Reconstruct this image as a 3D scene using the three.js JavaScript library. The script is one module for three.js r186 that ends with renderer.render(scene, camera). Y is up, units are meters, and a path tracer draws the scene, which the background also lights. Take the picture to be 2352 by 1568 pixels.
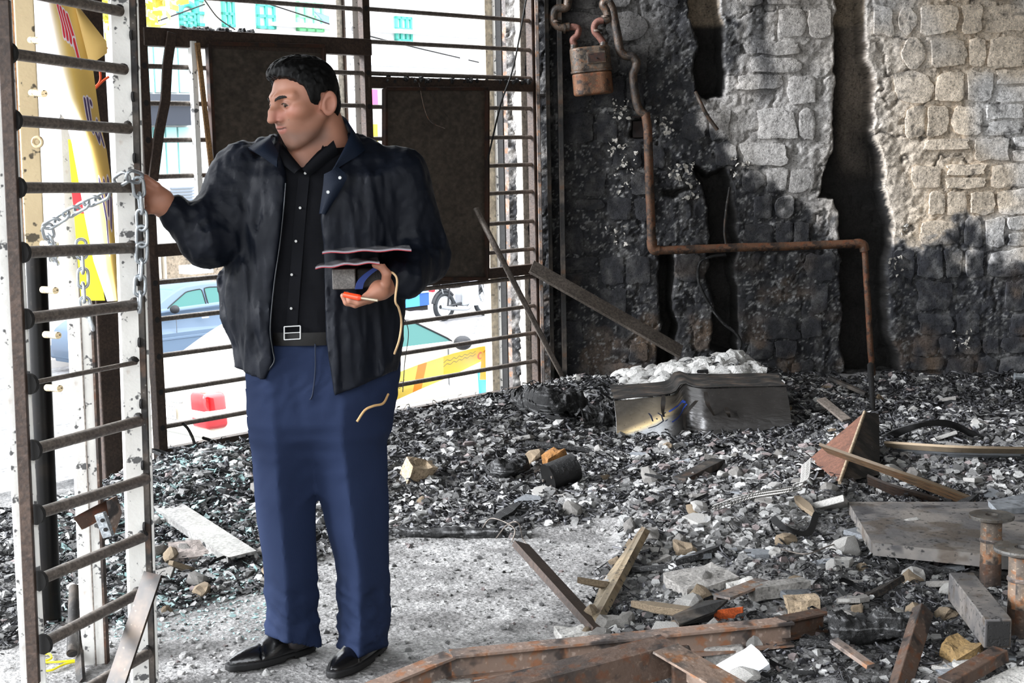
import * as THREE from 'three';
import { mergeGeometries, mergeVertices, toCreasedNormals } from 'three/addons/utils/BufferGeometryUtils.js';
import { RoundedBoxGeometry } from 'three/addons/geometries/RoundedBoxGeometry.js';

// ---------------------------------------------------------------- camera, sky, exposure
const W = 2352, H = 1568, FOCAL = 3400;
const scene = new THREE.Scene();
const camera = new THREE.PerspectiveCamera(2 * Math.atan(H / 2 / FOCAL) * 180 / Math.PI, W / H, 0.1, 200);
camera.rotation.order = 'YXZ';
camera.position.set(0, 1.5, 0);
camera.rotation.set(-7.36 * Math.PI / 180, 0, -0.02);
camera.updateMatrixWorld();
const renderer = new THREE.WebGLRenderer({ antialias: true });
renderer.toneMapping = THREE.LinearToneMapping;
renderer.toneMappingExposure = 6.3;
renderer.shadowMap.enabled = true;
{ // an even overcast sky, three times as bright overhead as at the horizon
  const w = 64, h = 64, d = new Float32Array(w * h * 4);
  for (let y = 0; y < h; y++) for (let x = 0; x < w; x++) {
    const el = Math.sin(((y + .5) / h - .5) * Math.PI), L = el < 0 ? .55 : .55 + 1.1 * el, o = (y * w + x) * 4;
    d[o] = L * .96; d[o + 1] = L; d[o + 2] = L * 1.05; d[o + 3] = 1;
  }
  const t = new THREE.DataTexture(d, w, h, THREE.RGBAFormat, THREE.FloatType);
  t.mapping = THREE.EquirectangularReflectionMapping; t.magFilter = THREE.LinearFilter; t.needsUpdate = true;
  scene.background = t; scene.environment = t;
}
// the sun as a wide soft glow through the cloud, low from the left
const sun = new THREE.DirectionalLight(0xf6f9ff, 1.9);
sun.position.set(-12, 5.6, -2); sun.target.position.set(0, .4, -5.2); sun.castShadow = true; sun.shadow.radius = 44;
Object.assign(sun.shadow.camera, { left: -16, right: 16, top: 16, bottom: -16, near: .5, far: 70 });
scene.add(sun, sun.target);

// ---------------------------------------------------------------- helpers: random, noise, pixels to places
const V = (x, y, z) => new THREE.Vector3(x, y, z);
function rng(s) { return () => { s |= 0; s = s + 0x6D2B79F5 | 0; let t = Math.imul(s ^ s >>> 15, 1 | s); t = t + Math.imul(t ^ t >>> 7, 61 | t) ^ t; return ((t ^ t >>> 14) >>> 0) / 4294967296; }; }
const R = rng(7);
const rr = (a, b, r = R) => a + (b - a) * r();
const clamp = (x, a, b) => x < a ? a : x > b ? b : x, mix = (a, b, t) => a + (b - a) * t;
const sstep = (a, b, x) => { const t = clamp((x - a) / (b - a), 0, 1); return t * t * (3 - 2 * t); };
function hash(x, y, z) { let h = Math.imul(x, 374761393) + Math.imul(y, 668265263) + Math.imul(z, 1274126177) | 0; h = Math.imul(h ^ h >>> 13, 1274126177); h ^= h >>> 16; return (h >>> 0) / 4294967296; }
function noise(x, y, z = 0) {
  const X = Math.floor(x), Y = Math.floor(y), Z = Math.floor(z); let u = x - X, v = y - Y, w = z - Z;
  u = u * u * (3 - 2 * u); v = v * v * (3 - 2 * v); w = w * w * (3 - 2 * w);
  const l = (a, b, t) => a + (b - a) * t;
  return l(l(l(hash(X, Y, Z), hash(X + 1, Y, Z), u), l(hash(X, Y + 1, Z), hash(X + 1, Y + 1, Z), u), v), l(l(hash(X, Y, Z + 1), hash(X + 1, Y, Z + 1), u), l(hash(X, Y + 1, Z + 1), hash(X + 1, Y + 1, Z + 1), u), v), w);
}
const fbm = (x, y, z = 0, o = 4) => { let s = 0, a = .5, n = 0; for (let i = 0; i < o; i++) { s += a * noise(x, y, z + i * 17); n += a; a *= .5; x *= 2.03; y *= 2.03; z *= 2.03; } return s / n; };
const CAM = camera.position, CI = camera.matrixWorld.clone().invert();
const ray = (px, py) => V((px - W / 2) / FOCAL, -(py - H / 2) / FOCAL, -1).transformDirection(camera.matrixWorld);
const hitZ = (px, py, z) => { const d = ray(px, py); return CAM.clone().addScaledVector(d, (z - CAM.z) / d.z); };
const hitY = (px, py, y = 0) => { const d = ray(px, py); return CAM.clone().addScaledVector(d, (y - CAM.y) / d.y); };
const proj = (x, y, z) => { const p = V(x, y, z).applyMatrix4(CI); return [W / 2 - p.x / p.z * FOCAL, H / 2 + p.y / p.z * FOCAL]; };
// the shop front: a line from the wall corner towards the left; u runs along it to the right, n out into the street
const S0 = V(.12, 0, -8.8), U = V(.677, 0, -.736).normalize(), N = V(-U.z * -1, 0, 0); N.set(U.z, 0, -U.x);
const FRONT_TURN = Math.atan2(-U.z, U.x);
const hitN = (px, py, n) => { const d = ray(px, py), t = (n - CAM.clone().sub(S0).dot(N)) / d.dot(N); return CAM.clone().addScaledVector(d, t); };
const place = (u, n, y = 0) => S0.clone().addScaledVector(U, u).addScaledVector(N, n).setY(y);
const uOf = (p) => p.clone().sub(S0).dot(U), nOf = (p) => p.clone().sub(S0).dot(N);
const streetY = (n) => -1.53 - .055 * (n - 5.5);

// ---------------------------------------------------------------- helpers: objects
const names = new Map();
function numbered(name) { const k = names.get(name) ?? 0; names.set(name, k + 1); return k ? name + '_' + String(k).padStart(3, '0') : name; }
function shade(o) { o.castShadow = o.receiveShadow = true; return o; }
function tag(o, label, category, group) { o.userData = { ...o.userData, label, category }; if (group) o.userData.group = group; return o; }
function thing(name, label, category, group) { const o = new THREE.Group(); o.name = numbered(name); scene.add(o); return tag(o, label, category, group); }
function part(parent, name, geo, mat, label) { const m = shade(new THREE.Mesh(geo, mat)); m.name = parent === scene ? numbered(name) : name; parent.add(m); if (label) m.userData.label = label; return m; }
function solo(name, geo, mat, label, category, group) { const m = part(scene, name, geo, mat); return anchor(tag(m, label, category, group)); }
function struct(name, geo, mat, parent = scene) { const m = shade(new THREE.Mesh(geo, mat)); m.name = name; parent.add(m); if (parent === scene) m.userData.kind = 'structure'; return m; }
// moves a thing built in world coordinates so that its origin lies at the middle of its base
function anchor(o) {
  const b = new THREE.Box3().setFromObject(o), c = b.getCenter(V(0, 0, 0)).setY(b.min.y);
  if (o.isMesh) o.geometry.translate(-c.x, -c.y, -c.z);
  for (const k of o.children) k.position.sub(c);
  o.position.add(c); return o;
}
// ---------------------------------------------------------------- helpers: geometry
function uvBox(g, s = 1) { // texture coordinates in metres from the dominant direction of each face
  if (g.index) g = g.toNonIndexed();
  const p = g.attributes.position, n = p.count, uv = new Float32Array(n * 2), a = V(0, 0, 0), b = V(0, 0, 0), c = V(0, 0, 0);
  for (let i = 0; i < n; i += 3) {
    a.fromBufferAttribute(p, i); b.fromBufferAttribute(p, i + 1).sub(a); c.fromBufferAttribute(p, i + 2).sub(a); b.cross(c);
    const x = Math.abs(b.x), y = Math.abs(b.y), z = Math.abs(b.z);
    for (let k = 0; k < 3; k++) { const X = p.getX(i + k), Y = p.getY(i + k), Z = p.getZ(i + k), o = (i + k) * 2;
      if (x >= y && x >= z) { uv[o] = Z * s; uv[o + 1] = Y * s; } else if (y >= z) { uv[o] = X * s; uv[o + 1] = Z * s; } else { uv[o] = X * s; uv[o + 1] = Y * s; } }
  }
  g.setAttribute('uv', new THREE.BufferAttribute(uv, 2)); return g;
}
function strip(g) { for (const k of Object.keys(g.attributes)) if (!['position', 'normal', 'uv'].includes(k)) g.deleteAttribute(k); return g.index ? g.toNonIndexed() : g; }
const merge = (...gs) => mergeGeometries(gs.flat().map(strip));
function frame(a, b, up = V(0, 1, 0)) { // matrix: local x from a to b, local y near up, origin at a
  const x = b.clone().sub(a).normalize(); let z = x.clone().cross(up); if (z.lengthSq() < 1e-6) z = x.clone().cross(V(0, 0, 1)); z.normalize(); const y = z.clone().cross(x);
  return new THREE.Matrix4().makeBasis(x, y, z).setPosition(a);
}
function bar(a, b, w, h, up, bev = .15) { // square-section bar with softened edges: w sideways, h along up
  const L = a.distanceTo(b), r = Math.min(w, h) * bev, g = new RoundedBoxGeometry(L, h, w, 1, Math.max(r, 1e-4));
  return uvBox(g.translate(L / 2, 0, 0)).applyMatrix4(frame(a, b, up));
}
function rod(a, b, r, seg = 12, r2 = r) {
  const L = a.distanceTo(b), g = new THREE.CylinderGeometry(r2, r, L, seg, 1); g.rotateZ(-Math.PI / 2).translate(L / 2, 0, 0);
  const uv = g.attributes.uv; for (let i = 0; i < uv.count; i++) uv.setXY(i, uv.getX(i) * r * 6, uv.getY(i) * L);
  return g.applyMatrix4(frame(a, b)).toNonIndexed();
}
function tube(pts, r, seg = 40, rad = 8, closed = false, tension = .5) { const g = new THREE.TubeGeometry(new THREE.CatmullRomCurve3(pts, closed, 'catmullrom', tension), seg, r, rad, closed); const c = new THREE.CatmullRomCurve3(pts, closed).getLength(), uv = g.attributes.uv; for (let i = 0; i < uv.count; i++) uv.setXY(i, uv.getX(i) * c, uv.getY(i) * r * 6); return g.toNonIndexed(); }
function ball(p, r, seg = 10) { return new THREE.SphereGeometry(r, seg, seg).translate(p.x, p.y, p.z).toNonIndexed(); }
function profile(pts, a, b, up) { // pts: closed outline in the plane across a-b: [sideways, along up]
  const L = a.distanceTo(b), s = new THREE.Shape(pts.map((q) => new THREE.Vector2(q[0], q[1])));
  const g = new THREE.ExtrudeGeometry(s, { depth: L, bevelEnabled: false }); g.rotateY(Math.PI / 2); // extrusion now along x, sideways along -z
  return uvBox(g).applyMatrix4(frame(a, b, up));
}
function slab(poly, t, m4, bev = .004) { // polygon in local xy, thickness t behind z=0
  const s = new THREE.Shape(poly.map((q) => new THREE.Vector2(q[0], q[1])));
  const g = uvBox(new THREE.ExtrudeGeometry(s, { depth: t, bevelEnabled: bev > 0, bevelSize: bev, bevelThickness: bev, bevelSegments: 1, steps: 1 }).translate(0, 0, -t));
  return m4 ? g.applyMatrix4(m4) : g;
}
function prism(pts, off) { // a plate through 3-D corner points, thickened by the vector off
  const n = pts.length, P = [], f = []; for (const p of pts) P.push(p.x, p.y, p.z); for (const p of pts) P.push(p.x + off.x, p.y + off.y, p.z + off.z);
  for (let i = 1; i < n - 1; i++) { f.push(0, i, i + 1, n, n + i + 1, n + i); }
  for (let i = 0; i < n; i++) { const j = (i + 1) % n; f.push(i, n + i, n + j, i, n + j, j); }
  const g = new THREE.BufferGeometry(); g.setAttribute('position', new THREE.Float32BufferAttribute(P, 3)); g.setIndex(f);
  const q = g.toNonIndexed(); q.computeVertexNormals(); return uvBox(q);
}
function gridSheet(nu, nv, f, thick = 0) { // f(u, v) -> Vector3; thick gives the sheet a back and rims
  const g = new THREE.PlaneGeometry(1, 1, nu, nv), p = g.attributes.position, uv = g.attributes.uv;
  for (let i = 0; i < p.count; i++) { const q = f(uv.getX(i), uv.getY(i)); p.setXYZ(i, q.x, q.y, q.z); }
  g.computeVertexNormals(); if (!thick) return g;
  const b = g.clone(), bp = b.attributes.position, n = g.attributes.normal;
  for (let i = 0; i < bp.count; i++) bp.setXYZ(i, bp.getX(i) - n.getX(i) * thick, bp.getY(i) - n.getY(i) * thick, bp.getZ(i) - n.getZ(i) * thick);
  const ix = b.index.array; for (let i = 0; i < ix.length; i += 3) { const t = ix[i]; ix[i] = ix[i + 1]; ix[i + 1] = t; } b.computeVertexNormals();
  const rim = [], U1 = nu + 1, id = (i, j) => j * U1 + i, loop = [];
  for (let i = 0; i < nu; i++) loop.push(id(i, 0)); for (let j = 0; j < nv; j++) loop.push(id(nu, j)); for (let i = nu; i > 0; i--) loop.push(id(i, nv)); for (let j = nv; j > 0; j--) loop.push(id(0, j));
  const at = (a, i) => [a.getX(i), a.getY(i), a.getZ(i)];
  for (let k = 0; k < loop.length; k++) { const i = loop[k], j = loop[(k + 1) % loop.length]; rim.push(...at(p, i), ...at(p, j), ...at(bp, j), ...at(p, i), ...at(bp, j), ...at(bp, i)); }
  const r = new THREE.BufferGeometry(); r.setAttribute('position', new THREE.Float32BufferAttribute(rim, 3)); r.computeVertexNormals(); r.setAttribute('uv', new THREE.BufferAttribute(new Float32Array(rim.length / 3 * 2), 2));
  return merge(g, b, r);
}
function rough(g, amp, freq, seed = 0) { // pushes vertices in and out by noise, then flat facets
  g = mergeVertices((() => { const q = g.clone(); q.deleteAttribute('normal'); q.deleteAttribute('uv'); return q; })()); const p = g.attributes.position;
  for (let i = 0; i < p.count; i++) { const x = p.getX(i), y = p.getY(i), z = p.getZ(i); p.setXYZ(i, x + (noise(x * freq + seed, y * freq, z * freq) - .5) * amp, y + (noise(x * freq, y * freq + seed + 9, z * freq) - .5) * amp, z + (noise(x * freq, y * freq, z * freq + seed + 31) - .5) * amp); }
  const q = g.toNonIndexed(); q.computeVertexNormals(); return uvBox(q);
}
function meshSDF(f, lo, hi, cell, colorFn) { // naive surface nets over the box lo..hi
  const nx = Math.ceil((hi[0] - lo[0]) / cell) + 1, ny = Math.ceil((hi[1] - lo[1]) / cell) + 1, nz = Math.ceil((hi[2] - lo[2]) / cell) + 1, F = new Float32Array(nx * ny * nz);
  let q = 0; for (let k = 0; k < nz; k++) for (let j = 0; j < ny; j++) for (let i = 0; i < nx; i++) F[q++] = f(lo[0] + i * cell, lo[1] + j * cell, lo[2] + k * cell);
  const id = new Int32Array(nx * ny * nz).fill(-1), P = [], I = [], sx = 1, sy = nx, sz = nx * ny, off = [0, sx, sy, sx + sy, sz, sx + sz, sy + sz, sx + sy + sz];
  const E = [[0, 1], [2, 3], [4, 5], [6, 7], [0, 2], [1, 3], [4, 6], [5, 7], [0, 4], [1, 5], [2, 6], [3, 7]];
  for (let k = 0; k < nz - 1; k++) for (let j = 0; j < ny - 1; j++) for (let i = 0; i < nx - 1; i++) {
    const b = i + j * sy + k * sz; let m = 0; for (let c = 0; c < 8; c++) if (F[b + off[c]] < 0) m |= 1 << c;
    if (m === 0 || m === 255) continue;
    let x = 0, y = 0, z = 0, n = 0;
    for (const [a, c] of E) if ((m >> a & 1) !== (m >> c & 1)) { const fa = F[b + off[a]], fc = F[b + off[c]], t = fa / (fa - fc); x += mix(a & 1, c & 1, t); y += mix(a >> 1 & 1, c >> 1 & 1, t); z += mix(a >> 2, c >> 2, t); n++; }
    id[b] = P.length / 3; P.push(lo[0] + (i + x / n) * cell, lo[1] + (j + y / n) * cell, lo[2] + (k + z / n) * cell);
  }
  for (let k = 1; k < nz - 1; k++) for (let j = 1; j < ny - 1; j++) for (let i = 1; i < nx - 1; i++) {
    const b = i + j * sy + k * sz, s = F[b] < 0, quad = (s2, a, c, d, e) => { if (s === s2) return; if (s) I.push(a, c, d, a, d, e); else I.push(a, d, c, a, e, d); };
    quad(F[b + sx] < 0, id[b - sy - sz], id[b - sz], id[b], id[b - sy]);
    quad(F[b + sy] < 0, id[b - sx - sz], id[b - sx], id[b], id[b - sz]);
    quad(F[b + sz] < 0, id[b - sx - sy], id[b - sy], id[b], id[b - sx]);
  }
  const g = new THREE.BufferGeometry(); g.setAttribute('position', new THREE.Float32BufferAttribute(P, 3)); g.setIndex(I); g.computeVertexNormals();
  if (colorFn) { const C = new Float32Array(P.length); for (let i = 0; i < P.length; i += 3) { const c = colorFn(P[i], P[i + 1], P[i + 2]); C[i] = c[0]; C[i + 1] = c[1]; C[i + 2] = c[2]; } g.setAttribute('color', new THREE.BufferAttribute(C, 3)); }
  return g;
}
const smin = (a, b, k) => { const h = Math.max(k - Math.abs(a - b), 0) / k; return Math.min(a, b) - h * h * k * .25; };
const smax = (a, b, k) => -smin(-a, -b, k);
function cap(a, b, ra, rb = ra) { // tapered capsule
  const dx = b.x - a.x, dy = b.y - a.y, dz = b.z - a.z, l2 = dx * dx + dy * dy + dz * dz;
  return (x, y, z) => { const t = clamp(((x - a.x) * dx + (y - a.y) * dy + (z - a.z) * dz) / l2, 0, 1), ex = x - a.x - dx * t, ey = y - a.y - dy * t, ez = z - a.z - dz * t; return Math.sqrt(ex * ex + ey * ey + ez * ez) - mix(ra, rb, t); };
}
const ell = (cx, cy, cz, a, b, c) => { const m = Math.min(a, b, c); return (x, y, z) => { const X = (x - cx) / a, Y = (y - cy) / b, Z = (z - cz) / c, k = Math.sqrt(X * X + Y * Y + Z * Z); if (k < 1e-6) return -m; const k2 = Math.sqrt(X * X / a / a + Y * Y / b / b + Z * Z / c / c); return k * (k - 1) / k2; }; };

// ---------------------------------------------------------------- textures and materials
function pn(x, y, per, s) { const X = Math.floor(x), Y = Math.floor(y); let u = x - X, v = y - Y; u = u * u * (3 - 2 * u); v = v * v * (3 - 2 * v); const w = (a) => ((a % per) + per) % per, h = (a, b) => hash(w(a), w(b), s); return mix(mix(h(X, Y), h(X + 1, Y), u), mix(h(X, Y + 1), h(X + 1, Y + 1), u), v); }
const pf = (u, v, f, o, s) => { let r = 0, a = .5, n = 0; for (let i = 0; i < o; i++) { r += a * pn(u * f, v * f, f, s + i); n += a; a *= .55; f *= 2; } return r / n; };
function texture(size, fn, srgb = true) {
  const d = new Uint8Array(size * size * 4); for (let y = 0; y < size; y++) for (let x = 0; x < size; x++) { let c = fn(x / size, y / size); if (typeof c === 'number') c = [c, c, c]; const o = (y * size + x) * 4; for (let k = 0; k < 3; k++) d[o + k] = clamp(c[k], 0, 1) * 255; d[o + 3] = 255; }
  const t = new THREE.DataTexture(d, size, size); t.wrapS = t.wrapT = THREE.RepeatWrapping; t.magFilter = THREE.LinearFilter; if (srgb) t.colorSpace = THREE.SRGBColorSpace; t.needsUpdate = true; return t;
}
const lerp3 = (a, b, t) => { t = clamp(t, 0, 1); return [mix(a[0], b[0], t), mix(a[1], b[1], t), mix(a[2], b[2], t)]; };
const T = {
  rust: texture(512, (u, v) => { const a = pf(u, v, 6, 5, 1), b = pf(u, v, 14, 4, 40), c = pf(u, v, 40, 3, 90); let k = lerp3([.36, .34, .33], [.5, .44, .4], sstep(.35, .65, a)); k = lerp3(k, [.56, .36, .22], sstep(.54, .72, b) * .65); k = lerp3(k, [.72, .69, .66], sstep(.62, .85, c) * .6); return lerp3(k, [.14, .13, .13], sstep(.58, .78, pf(u, v, 9, 4, 70)) * .75); }),
  stain: texture(512, (u, v) => { const a = pf(u, v, 5, 5, 201), c = pf(u, v, 60, 3, 203); let k = lerp3([.5, .49, .48], [.68, .65, .61], sstep(.35, .65, a)); k = lerp3(k, [.42, .36, .3], sstep(.58, .74, pf(u, v, 8, 4, 207)) * .6); k = lerp3(k, [.2, .2, .22], sstep(.6, .75, pf(u, v, 7, 4, 209)) * .6); return lerp3(k, [.12, .12, .12], sstep(.66, .8, c) * .7); }),
  soot: texture(512, (u, v) => { const a = pf(u, v, 6, 5, 11), c = pf(u, v, 50, 3, 13); let k = lerp3([.1, .095, .09], [.3, .27, .24], sstep(.4, .75, a)); k = lerp3(k, [.36, .24, .16], sstep(.6, .8, pf(u, v, 10, 4, 17)) * .5); return lerp3(k, [.6, .6, .58], sstep(.74, .9, c) * .5); }),
  chip: texture(512, (u, v) => { const a = pf(u, v, 7, 5, 21), c = pf(u, v, 24, 4, 23); let k = lerp3([.96, .96, .94], [.84, .83, .81], pf(u, v, 5, 4, 27)); k = lerp3(k, [.55, .4, .3], sstep(.6, .72, a) * .55); return lerp3(k, [.36, .36, .36], sstep(.67, .73, c)); }),
  dust: texture(512, (u, v) => { const a = pf(u, v, 8, 6, 31), c = pf(u, v, 64, 3, 33); return .78 + .3 * (a - .5) + .5 * (c - .5); }),
  plaster: texture(512, (u, v) => { const a = pf(u, v, 6, 5, 51), c = pf(u, v, 48, 3, 53), p = sstep(.7, .78, pf(u, v, 32, 2, 57)); return clamp(.84 + .3 * (a - .5) + .35 * (c - .5) - p * .2, 0, 1); }),
  char: texture(256, (u, v) => { const a = pf(u, v, 5, 4, 61), s = pn(u * 4, v * 60, 60, 63), c = pf(u, v, 30, 3, 65); return lerp3([.06, .06, .06], [.5, .5, .5], clamp(sstep(.6, .9, s) * .6 + sstep(.55, .8, c * .5 + a * .5) * .9, 0, 1)); }),
};
const B = {
  fine: texture(512, (u, v) => pf(u, v, 24, 4, 101), false), lump: texture(512, (u, v) => { const a = pf(u, v, 10, 5, 111), p = sstep(.66, .76, pf(u, v, 40, 2, 113)); return clamp(a * .7 + .3 - .22 * p, 0, 1); }, false),
  cloth: texture(256, (u, v) => .5 + .25 * Math.sin(u * 256 * Math.PI / 2) + .25 * Math.sin(v * 256 * Math.PI / 2), false),
  wrinkle: texture(512, (u, v) => { const a = pf(u, v, 6, 4, 121); return Math.abs(a - .5) * 2; }, false),
};
const rep = (t, s) => { const c = t.clone(); c.repeat.set(s, s); c.needsUpdate = true; return c; };
const mat = (color, roughness = .8, o = {}) => new THREE.MeshStandardMaterial({ color, roughness, side: THREE.DoubleSide, ...o });
const phys = (color, roughness, o = {}) => new THREE.MeshPhysicalMaterial({ color, roughness, side: THREE.DoubleSide, ...o });
const clothy = (color, o = {}) => phys(color, .8, { specularIntensity: .22, ...o });
const M = {
  rust: mat(0xffffff, .72, { map: rep(T.rust, 2.2), bumpMap: rep(B.fine, 3), bumpScale: .002, metalness: .15 }),
  rustDark: mat(0x9a8c82, .65, { map: rep(T.rust, 2.7), bumpMap: rep(B.fine, 3), bumpScale: .002, metalness: .2 }),
  soot: mat(0xffffff, .7, { map: rep(T.soot, 2), bumpMap: rep(B.fine, 3), bumpScale: .002, metalness: .15 }),
  steel: mat(0x857b72, .5, { map: rep(T.dust, 2), bumpMap: rep(B.fine, 4), bumpScale: .0008, metalness: .3 }),
  brownSteel: mat(0x4a3a30, .6, { map: rep(T.dust, 2), bumpMap: rep(B.fine, 4), bumpScale: .001, metalness: .15 }),
  white: mat(0xffffff, .6, { map: rep(T.chip, 1.6), bumpMap: rep(B.fine, 3), bumpScale: .001 }),
  cream: mat(0xf2dcb4, .65, { map: rep(T.chip, 1.1), bumpMap: rep(B.fine, 3), bumpScale: .001 }),
  stone: mat(0xe8e0d2, .85, { map: rep(T.plaster, 1.5), bumpMap: rep(B.lump, 3), bumpScale: .006 }),
  black: mat(0x141312, .8, { bumpMap: rep(B.lump, 3), bumpScale: .004 }),
  zinc: mat(0xd4dbe0, .34, { metalness: .75, map: rep(T.dust, 3) }),
  ash: mat(0xa8a49e, .95, { map: rep(T.plaster, 3), bumpMap: rep(B.lump, 5), bumpScale: .005 }),
  pale: mat(0xd9d6d0, .95, { map: rep(T.plaster, 4), bumpMap: rep(B.lump, 6), bumpScale: .004 }),
  tan: mat(0xb9a488, .9, { map: rep(T.plaster, 3), bumpMap: rep(B.lump, 5), bumpScale: .006 }),
  char: mat(0xffffff, .8, { map: rep(T.char, 3), bumpMap: rep(B.lump, 4), bumpScale: .006 }),
  charBlack: mat(0x2a2928, .62, { map: rep(T.char, 5), bumpMap: rep(B.lump, 6), bumpScale: .005 }),
  slate: mat(0x8b8f93, .6, { map: rep(T.plaster, 1.2), bumpMap: rep(B.fine, 3), bumpScale: .001 }),
  glassShard: phys(0xbfe0da, .15, { transmission: .6, thickness: .004, ior: 1.5 }),
};
// ================================================================ the shell of the shop
const WALL = -8.9, CEIL = 3.45;
const inPoly = (x, y, P) => { let c = false; for (let i = 0, j = P.length - 1; i < P.length; j = i++) if ((P[i][1] > y) !== (P[j][1] > y) && x < (P[j][0] - P[i][0]) * (y - P[i][1]) / (P[j][1] - P[i][1]) + P[i][0]) c = !c; return c; };
const polyDist = (x, y, P) => { let d = 1e9; for (let i = 0, j = P.length - 1; i < P.length; j = i++) { const ax = P[j][0], ay = P[j][1], bx = P[i][0] - ax, by = P[i][1] - ay, t = clamp(((x - ax) * bx + (y - ay) * by) / (bx * bx + by * by), 0, 1); d = Math.min(d, Math.hypot(x - ax - bx * t, y - ay - by * t)); } return inPoly(x, y, P) ? -d : d; };
const onWall = (P) => P.map(([x, y]) => { const p = hitZ(x, y, WALL); return [p.x, p.y]; });
// the chases and hollows that the fire opened in the wall
const HOLES = [
  [[1590, -60], [1578, 40], [1600, 90], [1592, 150], [1598, 215], [1625, 235], [1665, 222], [1672, 200], [1668, 130], [1662, 60], [1658, -60]],
  [[1588, 385], [1600, 378], [1625, 395], [1650, 390], [1672, 385], [1685, 430], [1700, 500], [1700, 560], [1693, 600], [1700, 700], [1706, 832], [1660, 815], [1630, 805], [1635, 740], [1640, 700], [1622, 640], [1630, 560], [1620, 480], [1608, 430]],
  [[1925, -60], [1915, 60], [1918, 200], [1908, 350], [1890, 400], [1878, 455], [1915, 460], [1925, 500], [1930, 550], [1925, 650], [1935, 740], [1925, 790], [1938, 850], [1925, 885], [2090, 885], [2070, 820], [2050, 780], [2040, 680], [2050, 570], [2055, 500], [2035, 430], [2030, 360], [2010, 300], [2015, 200], [2000, 150], [1992, 60], [1990, -60]],
  [[1507, 575], [1510, 690], [1515, 760], [1505, 875], [1558, 865], [1560, 760], [1550, 700], [1556, 575]],
  [[1443, 272], [1500, 270], [1500, 325], [1440, 322]],
  [[1515, 432], [1600, 427], [1602, 442], [1565, 448], [1560, 455], [1518, 456]],
].map(onWall);
const holeDepth = (x, y) => { // metres behind the face; ragged edges
  const jx = x + (fbm(x * 14, y * 14, 3, 3) - .5) * .05, jy = y + (fbm(x * 14, y * 14, 8, 3) - .5) * .05; let d = 0;
  HOLES.forEach((P, i) => { const s = polyDist(jx, jy, P); if (s < 0) d = Math.max(d, (i > 3 ? .07 : .2) * sstep(0, .035, -s)); }); return d;
};
// soot on the wall: 0 is clean plaster, 1 is black; laid out by where the fire burned
const SOOTLINE = onWall([[1180, -400], [1560, -400], [1600, 0], [1680, 60], [1640, 300], [1700, 400], [1790, 420], [1920, 470], [2080, 545], [2240, 555], [2360, 590], [2700, 600], [2700, 1200], [1180, 1200]]);
const WY = (py) => hitZ(1700, py, WALL).y;
function soot(x, y) {
  const s = polyDist(x, y, SOOTLINE) + (fbm(x * 4, y * 4, 2, 4) - .5) * .5 + (fbm(x * 19, y * 19, 8, 3) - .5) * .3;
  let k = sstep(.13, -.17, s); k = Math.max(k, .1 + .12 * fbm(x * 3, y * 3, 12, 3));
  const [px, py] = proj(x, y, WALL);
  k -= .33 * sstep(150, 40, Math.hypot((px - 1420) / 1.3, py - 60)) * (px < 1600) + .24 * sstep(260, 60, Math.abs(px - 1500)) * sstep(330, 100, py) * fbm(x * 9, y * 9, 1, 3);
  k += .5 * sstep(36, 8, Math.abs(px - 1752 + 14 * Math.sin(py / 40))) * sstep(330, 150, py);  // the blue-black streak where a conduit ran
  return clamp(k, 0, 1);
}
function wallColor(x, y, seed = 0) {
  const k = soot(x, y), warm = sstep(1750, 2350, proj(x, y, WALL)[0]) * .8 + .2 * fbm(x * 2, y * 2, 5, 2), f = fbm(x * 22, y * 22, 4, 4);
  let c = lerp3([1.0, .975, .94], [1.04, .88, .69], warm * sstep(.3, .6, fbm(x * 2.4, y * 2.4, 19, 3)) * 1.5); c = lerp3(c, [.52, .515, .51], sstep(.2, .55, k) * .8);
  const dark = lerp3([.04, .042, .05], [.15, .15, .15], sstep(.45, .75, f)); c = lerp3(c, dark, sstep(.35, .85, k));
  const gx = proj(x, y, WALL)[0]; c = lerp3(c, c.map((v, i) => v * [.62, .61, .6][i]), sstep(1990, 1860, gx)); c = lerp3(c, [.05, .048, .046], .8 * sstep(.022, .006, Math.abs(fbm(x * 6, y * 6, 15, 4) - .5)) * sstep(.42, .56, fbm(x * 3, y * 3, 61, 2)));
  const brown = sstep(.62, .78, fbm(x * 5, y * 5, 44, 3)) * sstep(WY(560), WY(700), y) * .6 + sstep(.56, .7, fbm(x * 6, y * 6, 49, 3)) * sstep(WY(690), WY(800), y) * .5; c = lerp3(c, [.2, .14, .095], brown);
  const fleck = Math.max(sstep(.72, .77, fbm(x * 34, y * 34, 77, 3)), .8 * sstep(.7, .76, fbm(x * 75, y * 75, 33, 2))); if (!seed) c = lerp3(c, [.42, .42, .41], fleck * sstep(.3, .8, k) * .8);
  return c.map((v) => v * (.86 + .28 * hash(seed, 3, 7)));
}
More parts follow.
